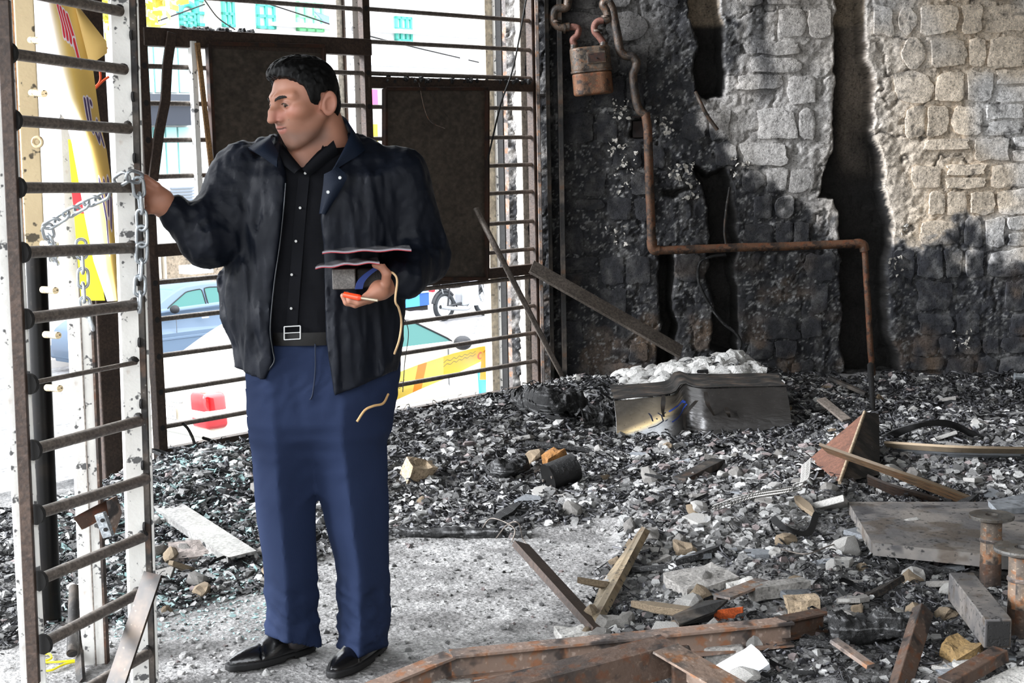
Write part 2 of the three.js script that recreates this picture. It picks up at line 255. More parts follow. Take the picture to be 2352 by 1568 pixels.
{ // back wall: one finely modelled face with the hollows in it, and a solid block behind
  const x0 = .0, x1 = 3.75, y0 = -.1, y1 = 2.75, nx = 440, ny = 335;
  const g = new THREE.PlaneGeometry(1, 1, nx, ny), p = g.attributes.position, uv = g.attributes.uv, C = new Float32Array(p.count * 3);
  for (let i = 0; i < p.count; i++) {
    const x = mix(x0, x1, uv.getX(i)), y = mix(y0, y1, uv.getY(i)), d = holeDepth(x, y);
    const r = (fbm(x * 9, y * 9, 1, 5) - .5) * .03 + (Math.abs(fbm(x * 22, y * 22, 6, 4) - .5) - .1) * .03 - .012 * sstep(.03, .004, Math.abs(fbm(x * 6, y * 6, 15, 4) - .5));
    p.setXYZ(i, x, y, WALL - .012 + r * (1 - d) - d * (1 + .25 * (fbm(x * 8, y * 8, 40, 3) - .5)));
    let c = wallColor(x, y).map((v) => v * .95);
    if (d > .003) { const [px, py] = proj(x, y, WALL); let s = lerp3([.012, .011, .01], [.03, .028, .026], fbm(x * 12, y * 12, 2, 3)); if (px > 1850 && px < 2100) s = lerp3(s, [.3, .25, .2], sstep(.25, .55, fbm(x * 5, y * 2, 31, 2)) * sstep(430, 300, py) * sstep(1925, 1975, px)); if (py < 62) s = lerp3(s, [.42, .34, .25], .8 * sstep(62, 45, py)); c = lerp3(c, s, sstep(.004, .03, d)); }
    C.set(c, i * 3); uv.setXY(i, x, y);
  }
  g.setAttribute('color', new THREE.BufferAttribute(C, 3)); g.computeVertexNormals();
  const wallMat = mat(0xffffff, .88, { vertexColors: true, map: rep(T.plaster, 2.6), bumpMap: rep(B.lump, 3), bumpScale: .009 });
  const wall = struct('wall_back', g, wallMat);
  struct('masonry', merge(uvBox(new THREE.BoxGeometry(5.2, 4.2, .3)).translate(2.78, 1.3, WALL - .45), uvBox(new THREE.BoxGeometry(5.2, .75, .2)).translate(2.78, 3.12, WALL - .1), uvBox(new THREE.BoxGeometry(1.6, 3.6, .2)).translate(4.55, 1.6, WALL - .1)), mat(0x3a3836, .9, { map: rep(T.plaster, 1), bumpMap: rep(B.lump, 2), bumpScale: .01 }), wall);
  // courses of plaster-faced stones, each its own raised and ragged patch
  const pr = rng(41), rects = [];
  for (let y = .02; y < 2.62;) { const h = rr(.11, .2, pr); for (let x = .33 + rr(-.1, 0, pr); x < 3.55;) { const w = rr(.1, .31, pr); if (w > .2 && h > .15 && pr() < .25) { rects.push([x, y, w, h * .48], [x, y + h * .52, w, h * .48]); } else if (w > .24 && pr() < .4) { rects.push([x, y, w * .45, h], [x + w * .48, y, w * .5, h]); } else rects.push([x, y, w, h]); x += w + .004; } y += h + .004; }
  let n = 0;
  for (const [x, y, w, h] of rects) {
    const cx = x + w / 2, cy = y + h / 2; let bad = false; for (const [a, b] of [[.5, .5], [0, 0], [1, 0], [0, 1], [1, 1], [.5, 0], [.5, 1]]) if (holeDepth(x + w * a, y + h * b) > .01) bad = true;
    const px = proj(cx, cy, WALL)[0], light = 1 - soot(cx, cy); if (bad || px < 1290 || px > 2440 || cy > 2.5 || pr() < .06 + .3 * (1 - light)) continue;
    if (++n > 299) break;
    const round = pr() < .16 && Math.abs(w - h) < .1, K = 22, seed = Math.floor(pr() * 1e6), top = rr(.002, .012, pr) * (.5 + .5 * light), tx = rr(-.05, .05, pr), ty = rr(-.05, .05, pr), P = [], I = [], col = [], uvs = [];
    const ring = (s, z, jit) => { for (let k = 0; k < K; k++) { const a = k / K * 2 * Math.PI + .14; let ux = Math.cos(a), uy = Math.sin(a); if (!round) { const m = 1 / Math.max(Math.abs(ux), Math.abs(uy)), c = Math.min(m, 1.3); ux *= c; uy *= c; }
      const e = 1.12 - .36 * noise(ux * 1.4 + seed, uy * 1.4, 1) - .1 * noise(ux * 6 + seed, uy * 6, 2), X = ux * w / 2 * s * e, Y = uy * h / 2 * s * e; P.push(cx + X, cy + Y, WALL + z + X * tx + Y * ty + (noise((cx + X) * 34, (cy + Y) * 34, seed) - .5) * jit); } };
    ring(1, -.025, 0); ring(1, top * .7, .003); ring(.965, top, .003); ring(.66, top, .002); ring(.33, top, .002); P.push(cx, cy, WALL + top);
    for (let r = 0; r < 4; r++) for (let k = 0; k < K; k++) { const a = r * K + k, b = r * K + (k + 1) % K; I.push(a, b, b + K, a, b + K, a + K); } for (let k = 0; k < K; k++) I.push(4 * K + k, 4 * K + (k + 1) % K, 5 * K);
    for (let i = 0; i < P.length; i += 3) { col.push(...wallColor(P[i], P[i + 1], seed)); uvs.push(P[i] + seed % 7, P[i + 1]); }
    let b = new THREE.BufferGeometry(); b.setAttribute('position', new THREE.Float32BufferAttribute(P, 3)); b.setAttribute('color', new THREE.Float32BufferAttribute(col, 3)); b.setAttribute('uv', new THREE.Float32BufferAttribute(uvs, 2)); b.setIndex(I); b = toCreasedNormals(b, .55);
    struct('plaster_stone', b, wallMat, wall);
  }
}
// floor: a dusty slab that swells into low heaps of debris
const PATH = [[-200, 1640], [-100, 1500], [350, 1440], [500, 1375], [640, 1345], [900, 1250], [1200, 1222], [1420, 1215], [1400, 1300], [1330, 1450], [1180, 1640]];
const HEAPS = [[480, 1075, .13, .55], [1010, 985, .16, .7], [1250, 930, .1, .5], [1600, 905, .2, .45], [1750, 1150, .11, .8], [2000, 1440, .1, .6], [2250, 1000, .12, .8], [1750, 925, .12, .5]].map(([x, y, h, r]) => { const p = hitY(x, y, h * .7); return [p.x, p.z, h, r]; });
const rubbleAmount = (x, z) => { const [px, py] = proj(x, 0, Math.min(z, -1)); return sstep(-25, 45, polyDist(px, py, PATH) + (fbm(x * 3, z * 3, 5, 3) - .5) * 90) * sstep(-3.2, -3.9, z); };
function floorY(x, z) {
  let h = 0; for (const [a, b, k, r] of HEAPS) h += k * Math.exp(-((x - a) ** 2 + (z - b) ** 2) / r / r);
  h += .1 * sstep(-8.0, -8.8, z) * sstep(-.3, .5, x);
  const q = rubbleAmount(x, z); h *= q; h += q * .07 * (fbm(x * 4, z * 4, 9, 4) - .4) + q * .05 * (fbm(x * 14, z * 14, 3, 3) - .5) + .012 * (fbm(x * 6, z * 6, 1, 4) - .5);
  const n = (x - S0.x) * N.x + (z - S0.z) * N.z; return h * sstep(.05, -.15, n);
}
// what lies on the floor, 0 pale ash to 1 black char
function charAmount(x, z) {
  const [px, py] = proj(x, .05, z); let k = .5;
  k += .3 * sstep(420, 120, Math.abs(px - 470)) * sstep(1350, 1150, py); k += .3 * sstep(1060, 960, py); k -= .28 * sstep(330, 120, Math.hypot(px - 1720, (py - 1230) * 1.6)); k += .22 * sstep(260, 60, Math.hypot(px - 2080, (py - 1400) * 1.2));
  k += .25 * sstep(120, 30, Math.hypot((px - 1150) / 2.4, py - 1215)); k -= .55 * sstep(130, 40, Math.hypot((px - 1580) / 1.9, (py - 865) * 1.6)); k -= .22 * sstep(.2, 0, rubbleAmount(x, z));
  return clamp(k + (fbm(x * 5, z * 5, 21, 3) - .5) * 1.1, 0, 1);
}
{
  const lo = [-3.6, -9.3], hi = [4.2, -2.9], nx = 430, nz = 350, g = new THREE.PlaneGeometry(1, 1, nx, nz), p = g.attributes.position, uv = g.attributes.uv, C = new Float32Array(p.count * 3);
  for (let i = 0; i < p.count; i++) {
    let x = mix(lo[0], hi[0], uv.getX(i)), z = mix(hi[1], lo[1], 1 - uv.getY(i)); z = mix(lo[1], hi[1], 1 - uv.getY(i)); const n = (x - S0.x) * N.x + (z - S0.z) * N.z; if (n > .32) { x -= N.x * (n - .32); z -= N.z * (n - .32); }
    p.setXYZ(i, x, floorY(x, z), z); const q = rubbleAmount(x, z), k = charAmount(x, z), f = fbm(x * 30, z * 30, 5, 3);
    let c = lerp3([.5, .49, .475], [.3, .29, .28], sstep(.3, .8, fbm(x * 4, z * 9, 6, 4))); c = lerp3(c, lerp3([.4, .39, .375], [.05, .05, .052], clamp(k * 1.2 - .05, 0, 1)), q); c = c.map((v) => v * (.6 + .8 * f)); C.set(c, i * 3); uv.setXY(i, x, z);
  }
  g.setAttribute('color', new THREE.BufferAttribute(C, 3)); g.computeVertexNormals(); { const ix = g.index.array, n = g.attributes.normal; if (n.getY(1000) < 0) { for (let i = 0; i < ix.length; i += 3) { const t = ix[i]; ix[i] = ix[i + 1]; ix[i + 1] = t; } g.computeVertexNormals(); } }
  const floor = struct('floor', g, mat(0xffffff, .95, { vertexColors: true, bumpMap: rep(B.lump, 7), bumpScale: .012, map: rep(T.dust, 2) }));
  // the slab under it: from the shop front to behind the photographer, with its front edge over the street
  const a = place(-9, .3), b = place(.6, .3), s = new THREE.Shape([[b.x, -b.z], [4.9, 9.2], [4.9, -4.2], [a.x, 4.2 - 8.4], [a.x, -a.z]].map((q) => new THREE.Vector2(q[0], q[1])));
  struct('slab', uvBox(new THREE.ExtrudeGeometry(s, { depth: .35, bevelEnabled: false }).rotateX(-Math.PI / 2).translate(0, -.4, 0)), M.ash, floor);
}
{ // ceiling slab, right and rear walls: closed sides of the room, out of the picture
  const a = place(-8, .35), b = place(.5, .35), s = new THREE.Shape([[b.x, -b.z], [4.9, 9.2], [4.9, .3], [a.x, .3], [a.x, -a.z]].map((q) => new THREE.Vector2(q[0], q[1])));
  struct('ceiling', uvBox(new THREE.ExtrudeGeometry(s, { depth: .25, bevelEnabled: false }).rotateX(-Math.PI / 2).translate(0, CEIL, 0)), mat(0x6a6662, .95, { map: rep(T.plaster, 1) }));
  struct('wall_right', uvBox(new THREE.BoxGeometry(.25, CEIL + .3, 12.4)).translate(4.9, CEIL / 2, -3), mat(0x8a8680, .95, { map: rep(T.plaster, 1) }));
  struct('wall_rear', uvBox(new THREE.BoxGeometry(7.3, CEIL + .3, .25)).translate(1.35, CEIL / 2, 3.2), mat(0x8a8680, .95, { map: rep(T.plaster, 1) }));
}
// ---------------------------------------------------------------- masonry and metal jambs of the shop front
function jamb(name, strips, y1 = CEIL) { // strips: [px left, px right, n, depth, material] seen at half height
  const g = new THREE.Group(); g.name = name; g.userData.kind = 'structure'; scene.add(g);
  for (const [l, r, n, dep, m, py = 420, y0 = -.4] of strips) { const a = hitN(l, py, n), b = hitN(r, py, n), w = uOf(b) - uOf(a), geo = new RoundedBoxGeometry(w, y1 - y0, dep, 1, Math.min(w, dep) * .08); const q = shade(new THREE.Mesh(uvBox(geo), m)); q.position.copy(place((uOf(a) + uOf(b)) / 2, n + dep / 2, (y1 + y0) / 2)); q.rotation.y = FRONT_TURN; q.name = 'jamb_strip'; g.add(q); }
  return g;
}
jamb('trim_1', [[1201, 1222, .08, .08, M.stone], [1190, 1202, .16, .06, M.rustDark], [1176, 1191, .2, .06, M.rust], [1158, 1177, .26, .05, M.black], [1149, 1159, .3, .05, M.white], [1122, 1150, .34, .06, mat(0xfff3dc, .8, { map: rep(T.plaster, 1) })]]);
jamb('trim_2', [[822, 846, .06, .06, M.white], [814, 823, .1, .05, M.black], [804, 815, .12, .05, M.rustDark], [786, 805, .14, .06, M.stone]]);
jamb('trim_3', [[205, 259, .04, .12, M.brownSteel]]);
{ // sooted corner between shop front and wall: roller-shutter guide and a dark return
  const g = new THREE.Group(); g.name = 'trim_4'; g.userData.kind = 'structure'; scene.add(g);
  const at = (px, z) => hitZ(px, 420, z).x, add = (x0, x1, z, d, m, n) => { const q = shade(new THREE.Mesh(uvBox(new RoundedBoxGeometry(x1 - x0, CEIL + .3, d, 1, .004)), m)); q.position.set((x0 + x1) / 2, CEIL / 2 - .1, z - d / 2); q.name = n; g.add(q); };
  add(at(1240, -8.85), at(1292, -8.85), -8.93, .25, M.black, 'return'); add(at(1235, -8.76), at(1244, -8.76), -8.76, .1, M.rust, 'guide_edge'); add(at(1258, -8.84), at(1267, -8.84), -8.84, .08, M.soot, 'guide_rib'); add(at(1284, -8.85), at(1296, -8.85), -8.8, .1, M.soot, 'guide_edge');
}
// ---------------------------------------------------------------- the fixed grille of the shop front
const yAt = (px, py, n = 0) => hitN(px, py, n).y;
const uAt = (px, n = 0, py = 420) => uOf(hitN(px, py, n));
const crust = (a, b, seed, k = 40) => { const r = rng(seed), gs = []; for (let i = 0; i < k; i++) { const p = a.clone().lerp(b, r()); p.y += rr(0, .012, r); p.x += rr(-.02, .02, r); p.z += rr(-.02, .02, r); gs.push(rough(new THREE.IcosahedronGeometry(rr(.006, .02, r), 0).translate(p.x, p.y, p.z), .012, 60, i)); } return merge(gs); };
function grille(name, label, u0, u1, ys, posts, rails, pxRef) {
  const t = thing(name, label, 'grille');
  ys.forEach((y) => part(t, 'bar', rod(place(u0, 0, y), place(u1, 0, y), .0125, 10), M.steel));
  for (const [u, w, n, m] of posts) { const p = part(t, 'post', bar(place(u, n, -.15), place(u, n, CEIL), w, .05, U.clone(), .08), m ?? M.brownSteel); ys.forEach((y) => { const c = place(u, n - w / 2 + .001, y); part(p, 'bolt_hole', rod(c, c.clone().addScaledVector(N, -.0022), .014, 12), M.black); }); }
  for (const [a, b, y, h, d] of rails) part(t, 'rail', bar(place(a, 0, y), place(b, 0, y), d, h, undefined, .08), M.brownSteel);
  return t;
}
const UR = uAt(1222), UC = uAt(848), UL = uAt(338);
const YR = [48, 115, 180, 249, 315, 378, 440, 508, 572, 636, 703, 766, 831].map((p) => yAt(1214, p)), YL = [22 - 55, 22, 152, 237, 322, 406, 490, 650, 735, 820, 902, 985].map((p, i) => yAt(i < 2 ? 840 : 345, p));
grille('window_grille', 'rusty barred grille in front of the street, right of the man', UC, UR, YR, [[UR + .02, .05, 0], [UC, .04, 0]], [[UC, UR, yAt(1214, 199), .06, .05], [UC, UR, yAt(1214, 618), .06, .05], [UC, UR, yAt(1214, 893), .05, .05]]);
grille('window_grille', 'rusty barred grille behind the man, below a thick brown rail, cars showing through it', UL, UC, YL, [[UL, .05, 0]], [[UL, UC + .02, yAt(345, 85), .085, .07], [UL, UC, yAt(345, 576), .06, .05], [UL, UC, yAt(345, 1047), .05, .05]]);
solo('debris_crust', crust(place(uAt(420), 0, yAt(420, 72)), place(uAt(600), 0, yAt(600, 78)), 5, 60), M.char, 'flaky burnt crust lying along the top of the brown rail', 'debris');
solo('debris_crust', crust(place(uAt(860), -.01, yAt(860, 186)), place(uAt(1214), -.01, yAt(1214, 192)), 6, 90), M.char, 'flaky burnt crust lying along the rail above the right door plate', 'debris');
{ // sheet-metal plates hung in the grille
  const plate = (name, label, q, n, m, frameM) => { const t = thing(name, label, 'metal plate'), P = q.map(([x, y]) => hitN(x, y, n)); part(t, 'sheet', prism(P, N.clone().multiplyScalar(.006)), m);
    const e = q.map(([x, y]) => hitN(x, y, n - .008)); for (const [i, j] of [[0, 1], [1, 2], [2, 3], [3, 0]]) part(t, 'frame_bar', bar(e[i], e[j], .02, .03, N.clone()), frameM); return t; };
  const sheetM = mat(0x5a5046, .5, { map: rep(T.dust, .9), bumpMap: rep(B.wrinkle, 1), bumpScale: .006, metalness: .1 }), edge = mat(0x6a4526, .7, { map: rep(T.rust, 2) });
  const b = plate('door_plate', 'large dark scorched sheet-metal plate in the right half of the shop front', [[884, 204], [1118, 204], [1118, 640], [884, 640]], -.03, sheetM, edge);
  const c = (pts) => tube(pts.map(([x, y]) => hitN(x, y, -.045)), .0022, 30, 5); part(b, 'scratch_wire', c([[962, 190], [975, 250], [990, 280], [1022, 295]]), M.rust); part(b, 'scratch_wire', c([[974, 188], [1000, 230], [1028, 268]]), M.soot);
  plate('door_plate', 'dark scorched sheet-metal plate hanging behind the head of the man', [[478, 100], [742, 106], [742, 575], [500, 575]], -.03, sheetM, edge);
  { const t = thing('grille_upright', 'short pale upright between the thick rail and the middle rail, left of the scorched plate', 'upright'); part(t, 'upright', bar(place(uAt(447), -.03, yAt(448, 572)), place(uAt(447), -.03, yAt(448, 96)), .03, .03, U.clone(), .08), M.white); anchor(t); }
  solo('wooden_lath', bar(hitN(453, 98, -.06), hitN(492, 440, -.06), .012, .025, U.clone()), mat(0x9a7448, .75, { map: rep(T.dust, 3) }), 'thin light-brown lath slanting down left of the plate behind the man', 'lath');
  const f = [[395, 75], [384, 150], [380, 230], [366, 300], [352, 412]].map(([x, y]) => hitN(x, y, -.05)); solo('flat_bar', merge(f.slice(1).map((p, i) => bar(f[i], p.clone().lerp(f[i], -.02), .05, .012, N.clone()))), M.brownSteel, 'bent dark flat bar hanging from the thick rail at the left', 'metal bar');
  solo('wire', tube([[1212, -20], [1180, 150], [1150, 240], [1120, 368]].map(([x, y]) => hitN(x, y, -.12)), .005, 24, 6), M.black, 'thin black wire slanting down in front of the right grille', 'wire');
  const rb = [hitN(1092, 478, -.2), hitN(1150, 590, -.35), hitY(1296, 872, .12)]; solo('leaning_rod', tube(rb, .016, 20, 8), M.steel, 'long thin steel rod leaning from the right grille to the rubble', 'rod');
  const ca = hitZ(1222, 610, -8.62), cb = hitZ(1566, 806, -8.72); solo('leaning_channel', profile([[-.045, 0], [.045, 0], [.045, -.02], [.04, -.02], [.04, -.005], [-.04, -.005], [-.04, -.02], [-.045, -.02]], ca, cb, V(0, .75, .66)), M.steel, 'flat scorched metal channel leaning diagonally in front of the wall', 'metal channel');
}
// ================================================================ gates at the left, banner, chain
{
  const near = 3.6, far = 4.06, mk = (px, py, d) => hitZ(px, py, -d);
  // front leaf: white square posts with ladder bars
  const t = thing('folding_gate', 'white-painted steel gate leaf with ladder bars, nearest at the left', 'gate');
  const post = (x0, x1, px0, px1, d, w, dep, m, name = 'post') => { const a = mk((x0 + x1) / 2, 0, d), b = mk((px0 + px1) / 2, 1568, d); const dir = a.clone().sub(b).normalize(); a.addScaledVector(dir, .9); const e = b.clone().addScaledVector(dir, -.35); if (e.y < .01) e.addScaledVector(dir, (.02 - e.y) / dir.y); return part(t, name, bar(e, a, w, dep, V(.94, 0, -.33).normalize(), .06), m); };
  const pn1 = post(-32, 22, 52, 104, near, .055, .06, M.white), p2 = post(244, 322, 302, 362, far, .06, .075, M.white);
  part(t, 'stile', bar(mk(8, 0, near - .05), mk(78, 1568, near - .05), .018, .03, V(1, 0, 0)), M.brownSteel); part(t, 'stile', bar(mk(298, -300, far - .01), mk(352, 1568, far - .01), .03, .02, V(1, 0, 0)), M.soot);
  const bars = [[12, 122, 286, 160, 13], [22, 276, 296, 296, 13], [32, 431, 300, 431, 13], [42, 580, 306, 569, 14], [50, 733, 312, 700, 14], [60, 882, 312, 832, 6], [68, 1034, 322, 966, 14], [76, 1182, 336, 1100, 14], [82, 1334, 330, 1232, 14], [92, 1480, 318, 1362, 14], [100, 1640, 340, 1500, 14], [0, -30, 276, 26, 13]];
  for (const [a, b, c, d, r] of bars) { const A = mk(a, b, near - .03), C = mk(c, d, far - .05), q = part(t, 'bar', rod(A, C, r * .00108, 14), M.steel); part(q, 'weld', rough(new THREE.IcosahedronGeometry(.014, 1).translate(C.x - .004, C.y + .006, C.z), .012, 50, b), M.soot); }
  for (const [a, b, c, d] of bars) { const k = mk(a + 4, b, near - .036); part(pn1, 'hole_rim', rod(k, k.clone().add(V(.004, 0, -.01)), .026, 14), M.black); }
  for (let i = 0; i < 12; i++) { const k = mk(301 + i * 3.75, -60 + i * 141, far - .024); part(p2, 'bolt_hole', rod(k, k.clone().add(V(-.006, 0, 0)), .014, 12), M.black); }
  anchor(t);
  // second leaf
  const t2 = thing('folding_gate', 'narrow white gate post with a grooved face, behind the front gate leaf', 'gate');
  const a2 = mk(130, -500, 4.55), b2 = mk(219, 1560, 4.3); part(t2, 'post', bar(b2, a2, .075, .07, V(.94, 0, -.33), .06), M.white); part(t2, 'groove', bar(mk(222, 1560, 4.255), mk(139, -300, 4.5), .004, .004, V(0, 0, 1)), M.steel);
  part(t2, 'edge_strip', bar(mk(248, 1560, 4.28), mk(172, -300, 4.5), .008, .03, V(0, 0, 1)), M.rustDark);
  for (const [x, y] of [[84, 92], [86, 213], [112, 560], [112, 665], [118, 768], [122, 890]]) part(t2, 'peg', rod(mk(x - 14, y, 4.56), mk(x + 16, y + 2, 4.5), .011, 10), M.cream);
  anchor(t2);
  const t3 = thing('gate_post', 'cream gate post at far left, burnt black towards its foot', 'gate post');
  const c3 = (px, py) => mk(px, py, 4.72); part(t3, 'upper_post', bar(c3(80, 570), c3(35, -400), .065, .06, V(.94, 0, -.33), .08), M.cream); part(t3, 'burnt_foot', rod(hitY(118, 1430, .02).lerp(c3(118, 1430), .5), c3(82, 565), .033, 16), mat(0x57504a, .35, { map: rep(T.soot, 2), metalness: .6 }));
  part(t3, 'rail_edge', bar(c3(62, 570), c3(20, -400), .014, .05, V(.94, 0, -.33)), mat(0xb98a64, .7, { map: rep(T.dust, 2) })); part(t3, 'ring', new THREE.TorusGeometry(.014, .006, 8, 16).translate(...hitZ(86, 326, -4.6).toArray()), M.cream);
  anchor(t3);
  // rusty hinge bracket with a zinc bolt block at the gate foot
  const h = thing('hinge_bracket', 'rusty bent hinge bracket with a pale bolt block on the gate post', 'bracket'), hz = 4.2, hp = (x, y, d = 0) => mk(x, y, hz - d);
  part(h, 'plate', prism([hp(168, 1188, .02), hp(244, 1148, .04), hp(262, 1142, -.03), hp(258, 1178, -.02), hp(188, 1216, .01)], V(.002, -.004, -.03)), mat(0x9a6a48, .75, { map: rep(T.rust, 4) })); part(h, 'flange', prism([hp(244, 1150, .04), hp(262, 1140, -.03), hp(274, 1180, -.04), hp(256, 1230, -.02)], V(.006, 0, -.01)), M.rust);
  const blk = part(h, 'bolt_block', bar(hp(230, 1178, .05), hp(250, 1232, .05), .02, .03, V(1, 0, .2), .1), M.zinc); for (const [x, y] of [[235, 1195], [242, 1216]]) part(blk, 'hole', rod(hp(x, y, .068), hp(x, y, .06), .006, 10), M.black); anchor(h);
  solo('leaning_tube', rod(hitY(165, 1500, .05), mk(170, 1350, 4.5), .016, 12), M.soot, 'short sooty tube leaning inside the white gate posts', 'tube');
  solo('scorched_strip', bar(mk(250, 1620, 3.72), mk(352, 1316, 3.86), .008, .058, V(.9, .3, .2), .1), mat(0xf0dcc4, .45, { map: rep(T.soot, 1.6), metalness: .3 }), 'flat scorched steel strip leaning against the foot of the front gate', 'metal strip');
  solo('scorched_strip', bar(hitY(186, 1568, .0).lerp(mk(216, 1405, 4.5), .0), mk(172, 1350, 4.62), .03, .012, V(0, 0, 1)), M.soot, 'small dark strip on the floor between the gate posts', 'metal strip');
  // torn advertising banner hanging inside the gate
  const cw = 512, ch = 1024, cv = document.createElement('canvas'); cv.width = cw; cv.height = ch; const c = cv.getContext('2d');
  c.fillStyle = '#e6c26c'; c.fillRect(0, 0, cw, ch); let gr = c.createLinearGradient(0, 0, 300, 0); gr.addColorStop(0, '#f1ecf8'); gr.addColorStop(.55, '#ece6f6'); gr.addColorStop(.75, '#e0cfae'); gr.addColorStop(1, '#e6c26c'); c.fillStyle = gr; c.fillRect(0, 0, 300, ch);
  const blob = (x, y, pts, col) => { for (const [w, k] of [[38, '#efe6ef'], [22, col]]) { c.strokeStyle = k; c.lineWidth = w; c.lineCap = c.lineJoin = 'round'; c.beginPath(); pts.forEach(([a, b], i) => i ? c.lineTo(x + a, y + b) : c.moveTo(x + a, y + b)); c.stroke(); } };
  for (let i = 0; i < 4; i++) blob(300 + i * 26, 70 + i * 16, [[0, 0], [6, 60 + 8 * i], [-4, 100]], '#e23c4a'); blob(380, 210, [[0, 0], [10, 70]], '#e23c4a');
  const ink = '#57476e'; blob(340, 420, [[0, 90], [30, 0]], ink); blob(370, 420, [[0, 120], [34, 0]], ink); blob(405, 440, [[0, 90], [24, 140], [56, 110], [62, 60]], ink); blob(430, 430, [[0, 0], [4, 4]], ink); blob(470, 520, [[0, 0], [16, 70]], ink);
  blob(330, 700, [[0, 20], [60, 110], [40, 190]], ink); blob(400, 720, [[0, 0], [30, 60]], ink); blob(430, 720, [[0, 70], [36, -10]], ink); blob(462, 760, [[0, 60], [26, 0]], ink); c.fillStyle = '#8a80a8'; for (let i = 0; i < 9; i++) c.fillRect(120 + i * 7, 540 + i % 3 * 9, 4, 3 + i % 2 * 8);
  const ct = new THREE.CanvasTexture(cv); ct.colorSpace = THREE.SRGBColorSpace;
  const bm = mat(0xffffff, .55, { map: ct });
  const L = [[76, -40], [84, 60], [94, 150], [104, 190], [118, 232], [150, 275], [165, 330], [178, 400], [195, 500], [215, 600], [246, 692]], Rr = [[150, -40], [176, 15], [196, 70], [214, 160], [222, 220], [232, 290], [245, 345], [256, 420], [262, 520], [268, 600], [276, 690]];
  const along = (P, v) => { const k = v * (P.length - 1), i = Math.min(P.length - 2, Math.floor(k)); return [mix(P[i][0], P[i + 1][0], k - i), mix(P[i][1], P[i + 1][1], k - i)]; };
  const bn = gridSheet(18, 40, (u, v) => { const a = along(L, 1 - v), b = along(Rr, 1 - v); return mk(mix(a[0], b[0], u), mix(a[1], b[1], u), 4.28 + .05 * Math.cos(u * Math.PI * 1.3 + v * 2) + .02 * Math.sin(v * 9 + u * 2)); }, .002);
  const banner = thing('banner', 'torn white and ochre printed banner hanging inside the gate at the left', 'banner'); part(banner, 'sheet', bn, bm);
  part(banner, 'flap', gridSheet(8, 8, (u, v) => { const a = [mix(172, 206, 1 - v), mix(14, 150, 1 - v)], b = [mix(180, 246, Math.min(1, (1 - v) * 1.3)), mix(14, 122, 1 - v)]; return mk(mix(a[0], b[0], u), mix(a[1], b[1], u), 4.3 + .03 * u * u); }, .002), mat(0xd9b56a, .6));
  part(banner, 'yellow_edge', gridSheet(4, 20, (u, v) => { const y = mix(320, 690, 1 - v); return mk(mix(156, 186, 1 - v) + u * mix(20, 55, 1 - v), y, 4.36); }, .002), mat(0xf6e017, .6)); part(banner, 'red_edge', gridSheet(3, 4, (u, v) => mk(mix(163, 186, u) + 8 * (1 - v), mix(430, 490, 1 - v), 4.35), .002), mat(0xd8242c, .6)); anchor(banner);
  const ob = (pts) => pts.map(([x, y]) => mk(x, y, 4.6)); const cord = thing('cord', 'twisted orange cord looped behind the banner', 'cord'); part(cord, 'strand', tube(ob([[205, 62], [222, 75], [235, 100], [246, 112]]), .004, 20, 6), mat(0xd9501c, .6)); part(cord, 'strand', tube(ob([[228, 150], [231, 175], [228, 190], [212, 206]]), .004, 20, 6), mat(0xd9501c, .6)); part(cord, 'strand', tube(ob([[250, 176], [236, 186], [222, 200], [212, 208]]), .004, 20, 6), mat(0xd9501c, .6)); anchor(cord);
  // zinc chain slung round the gate post
  const chain = thing('chain', 'zinc-plated steel chain slung round the white gate post', 'chain');
  const linkG = (() => { const pts = []; for (let i = 0; i < 16; i++) { const a = i / 16 * 2 * Math.PI; pts.push(V(Math.cos(a) * .0125 * 1.0, Math.sin(a) * .0125 + Math.sign(Math.sin(a)) * .0125, 0)); } return new THREE.TubeGeometry(new THREE.CatmullRomCurve3(pts, true), 36, .0042, 8, true); })();
  const run = (pts, tw = 0) => { const cu = new THREE.CatmullRomCurve3(pts), Ln = cu.getLength(), k = Math.max(1, Math.round(Ln / .042)); for (let i = 0; i < k; i++) { const p = cu.getPointAt((i + .5) / k), tn = cu.getTangentAt((i + .5) / k), m = part(chain, 'link', linkG, M.zinc); m.position.copy(p); m.quaternion.setFromUnitVectors(V(0, 1, 0), tn); m.rotateY(tw + (i % 2 ? 1.15 : -.42)); m.scale.setScalar(1.12); } };
  const q = (a) => a.map(([x, y, d = 0]) => mk(x, y, 3.985 - d)); run(q([[316, 412, .02], [324, 480], [326, 560], [322, 640], [320, 712]])); run(q([[248, 446, 0], [180, 478, -.05], [108, 520, -.1]]), .5); run(q([[108, 520, -.1], [118, 560, -.15], [126, 600, -.3]])); run(q([[186, 555, -.2], [190, 620, -.2], [194, 690, -.2], [212, 752, -.2]])); run(q([[268, 418, .03], [296, 404, .05], [322, 410, .02]]), .3);
  anchor(chain);
  // yellow caution cord on the floor inside the gate
  const yc = (pts) => tube(pts.map(([x, y]) => { const p = hitY(x, y, .0); p.y = floorY(p.x, p.z) + .008; return p; }), .0035, 40, 6), yl = mat(0xf3e218, .6), ycg = thing('cord', 'thin yellow plastic cord lying on the floor inside the gate', 'cord');
  part(ycg, 'strand', yc([[94, 1528], [140, 1526], [194, 1520], [150, 1531], [120, 1546], [94, 1548]]), yl); part(ycg, 'strand', yc([[92, 1508], [112, 1506], [118, 1518], [96, 1526]]), yl); anchor(ycg);
}
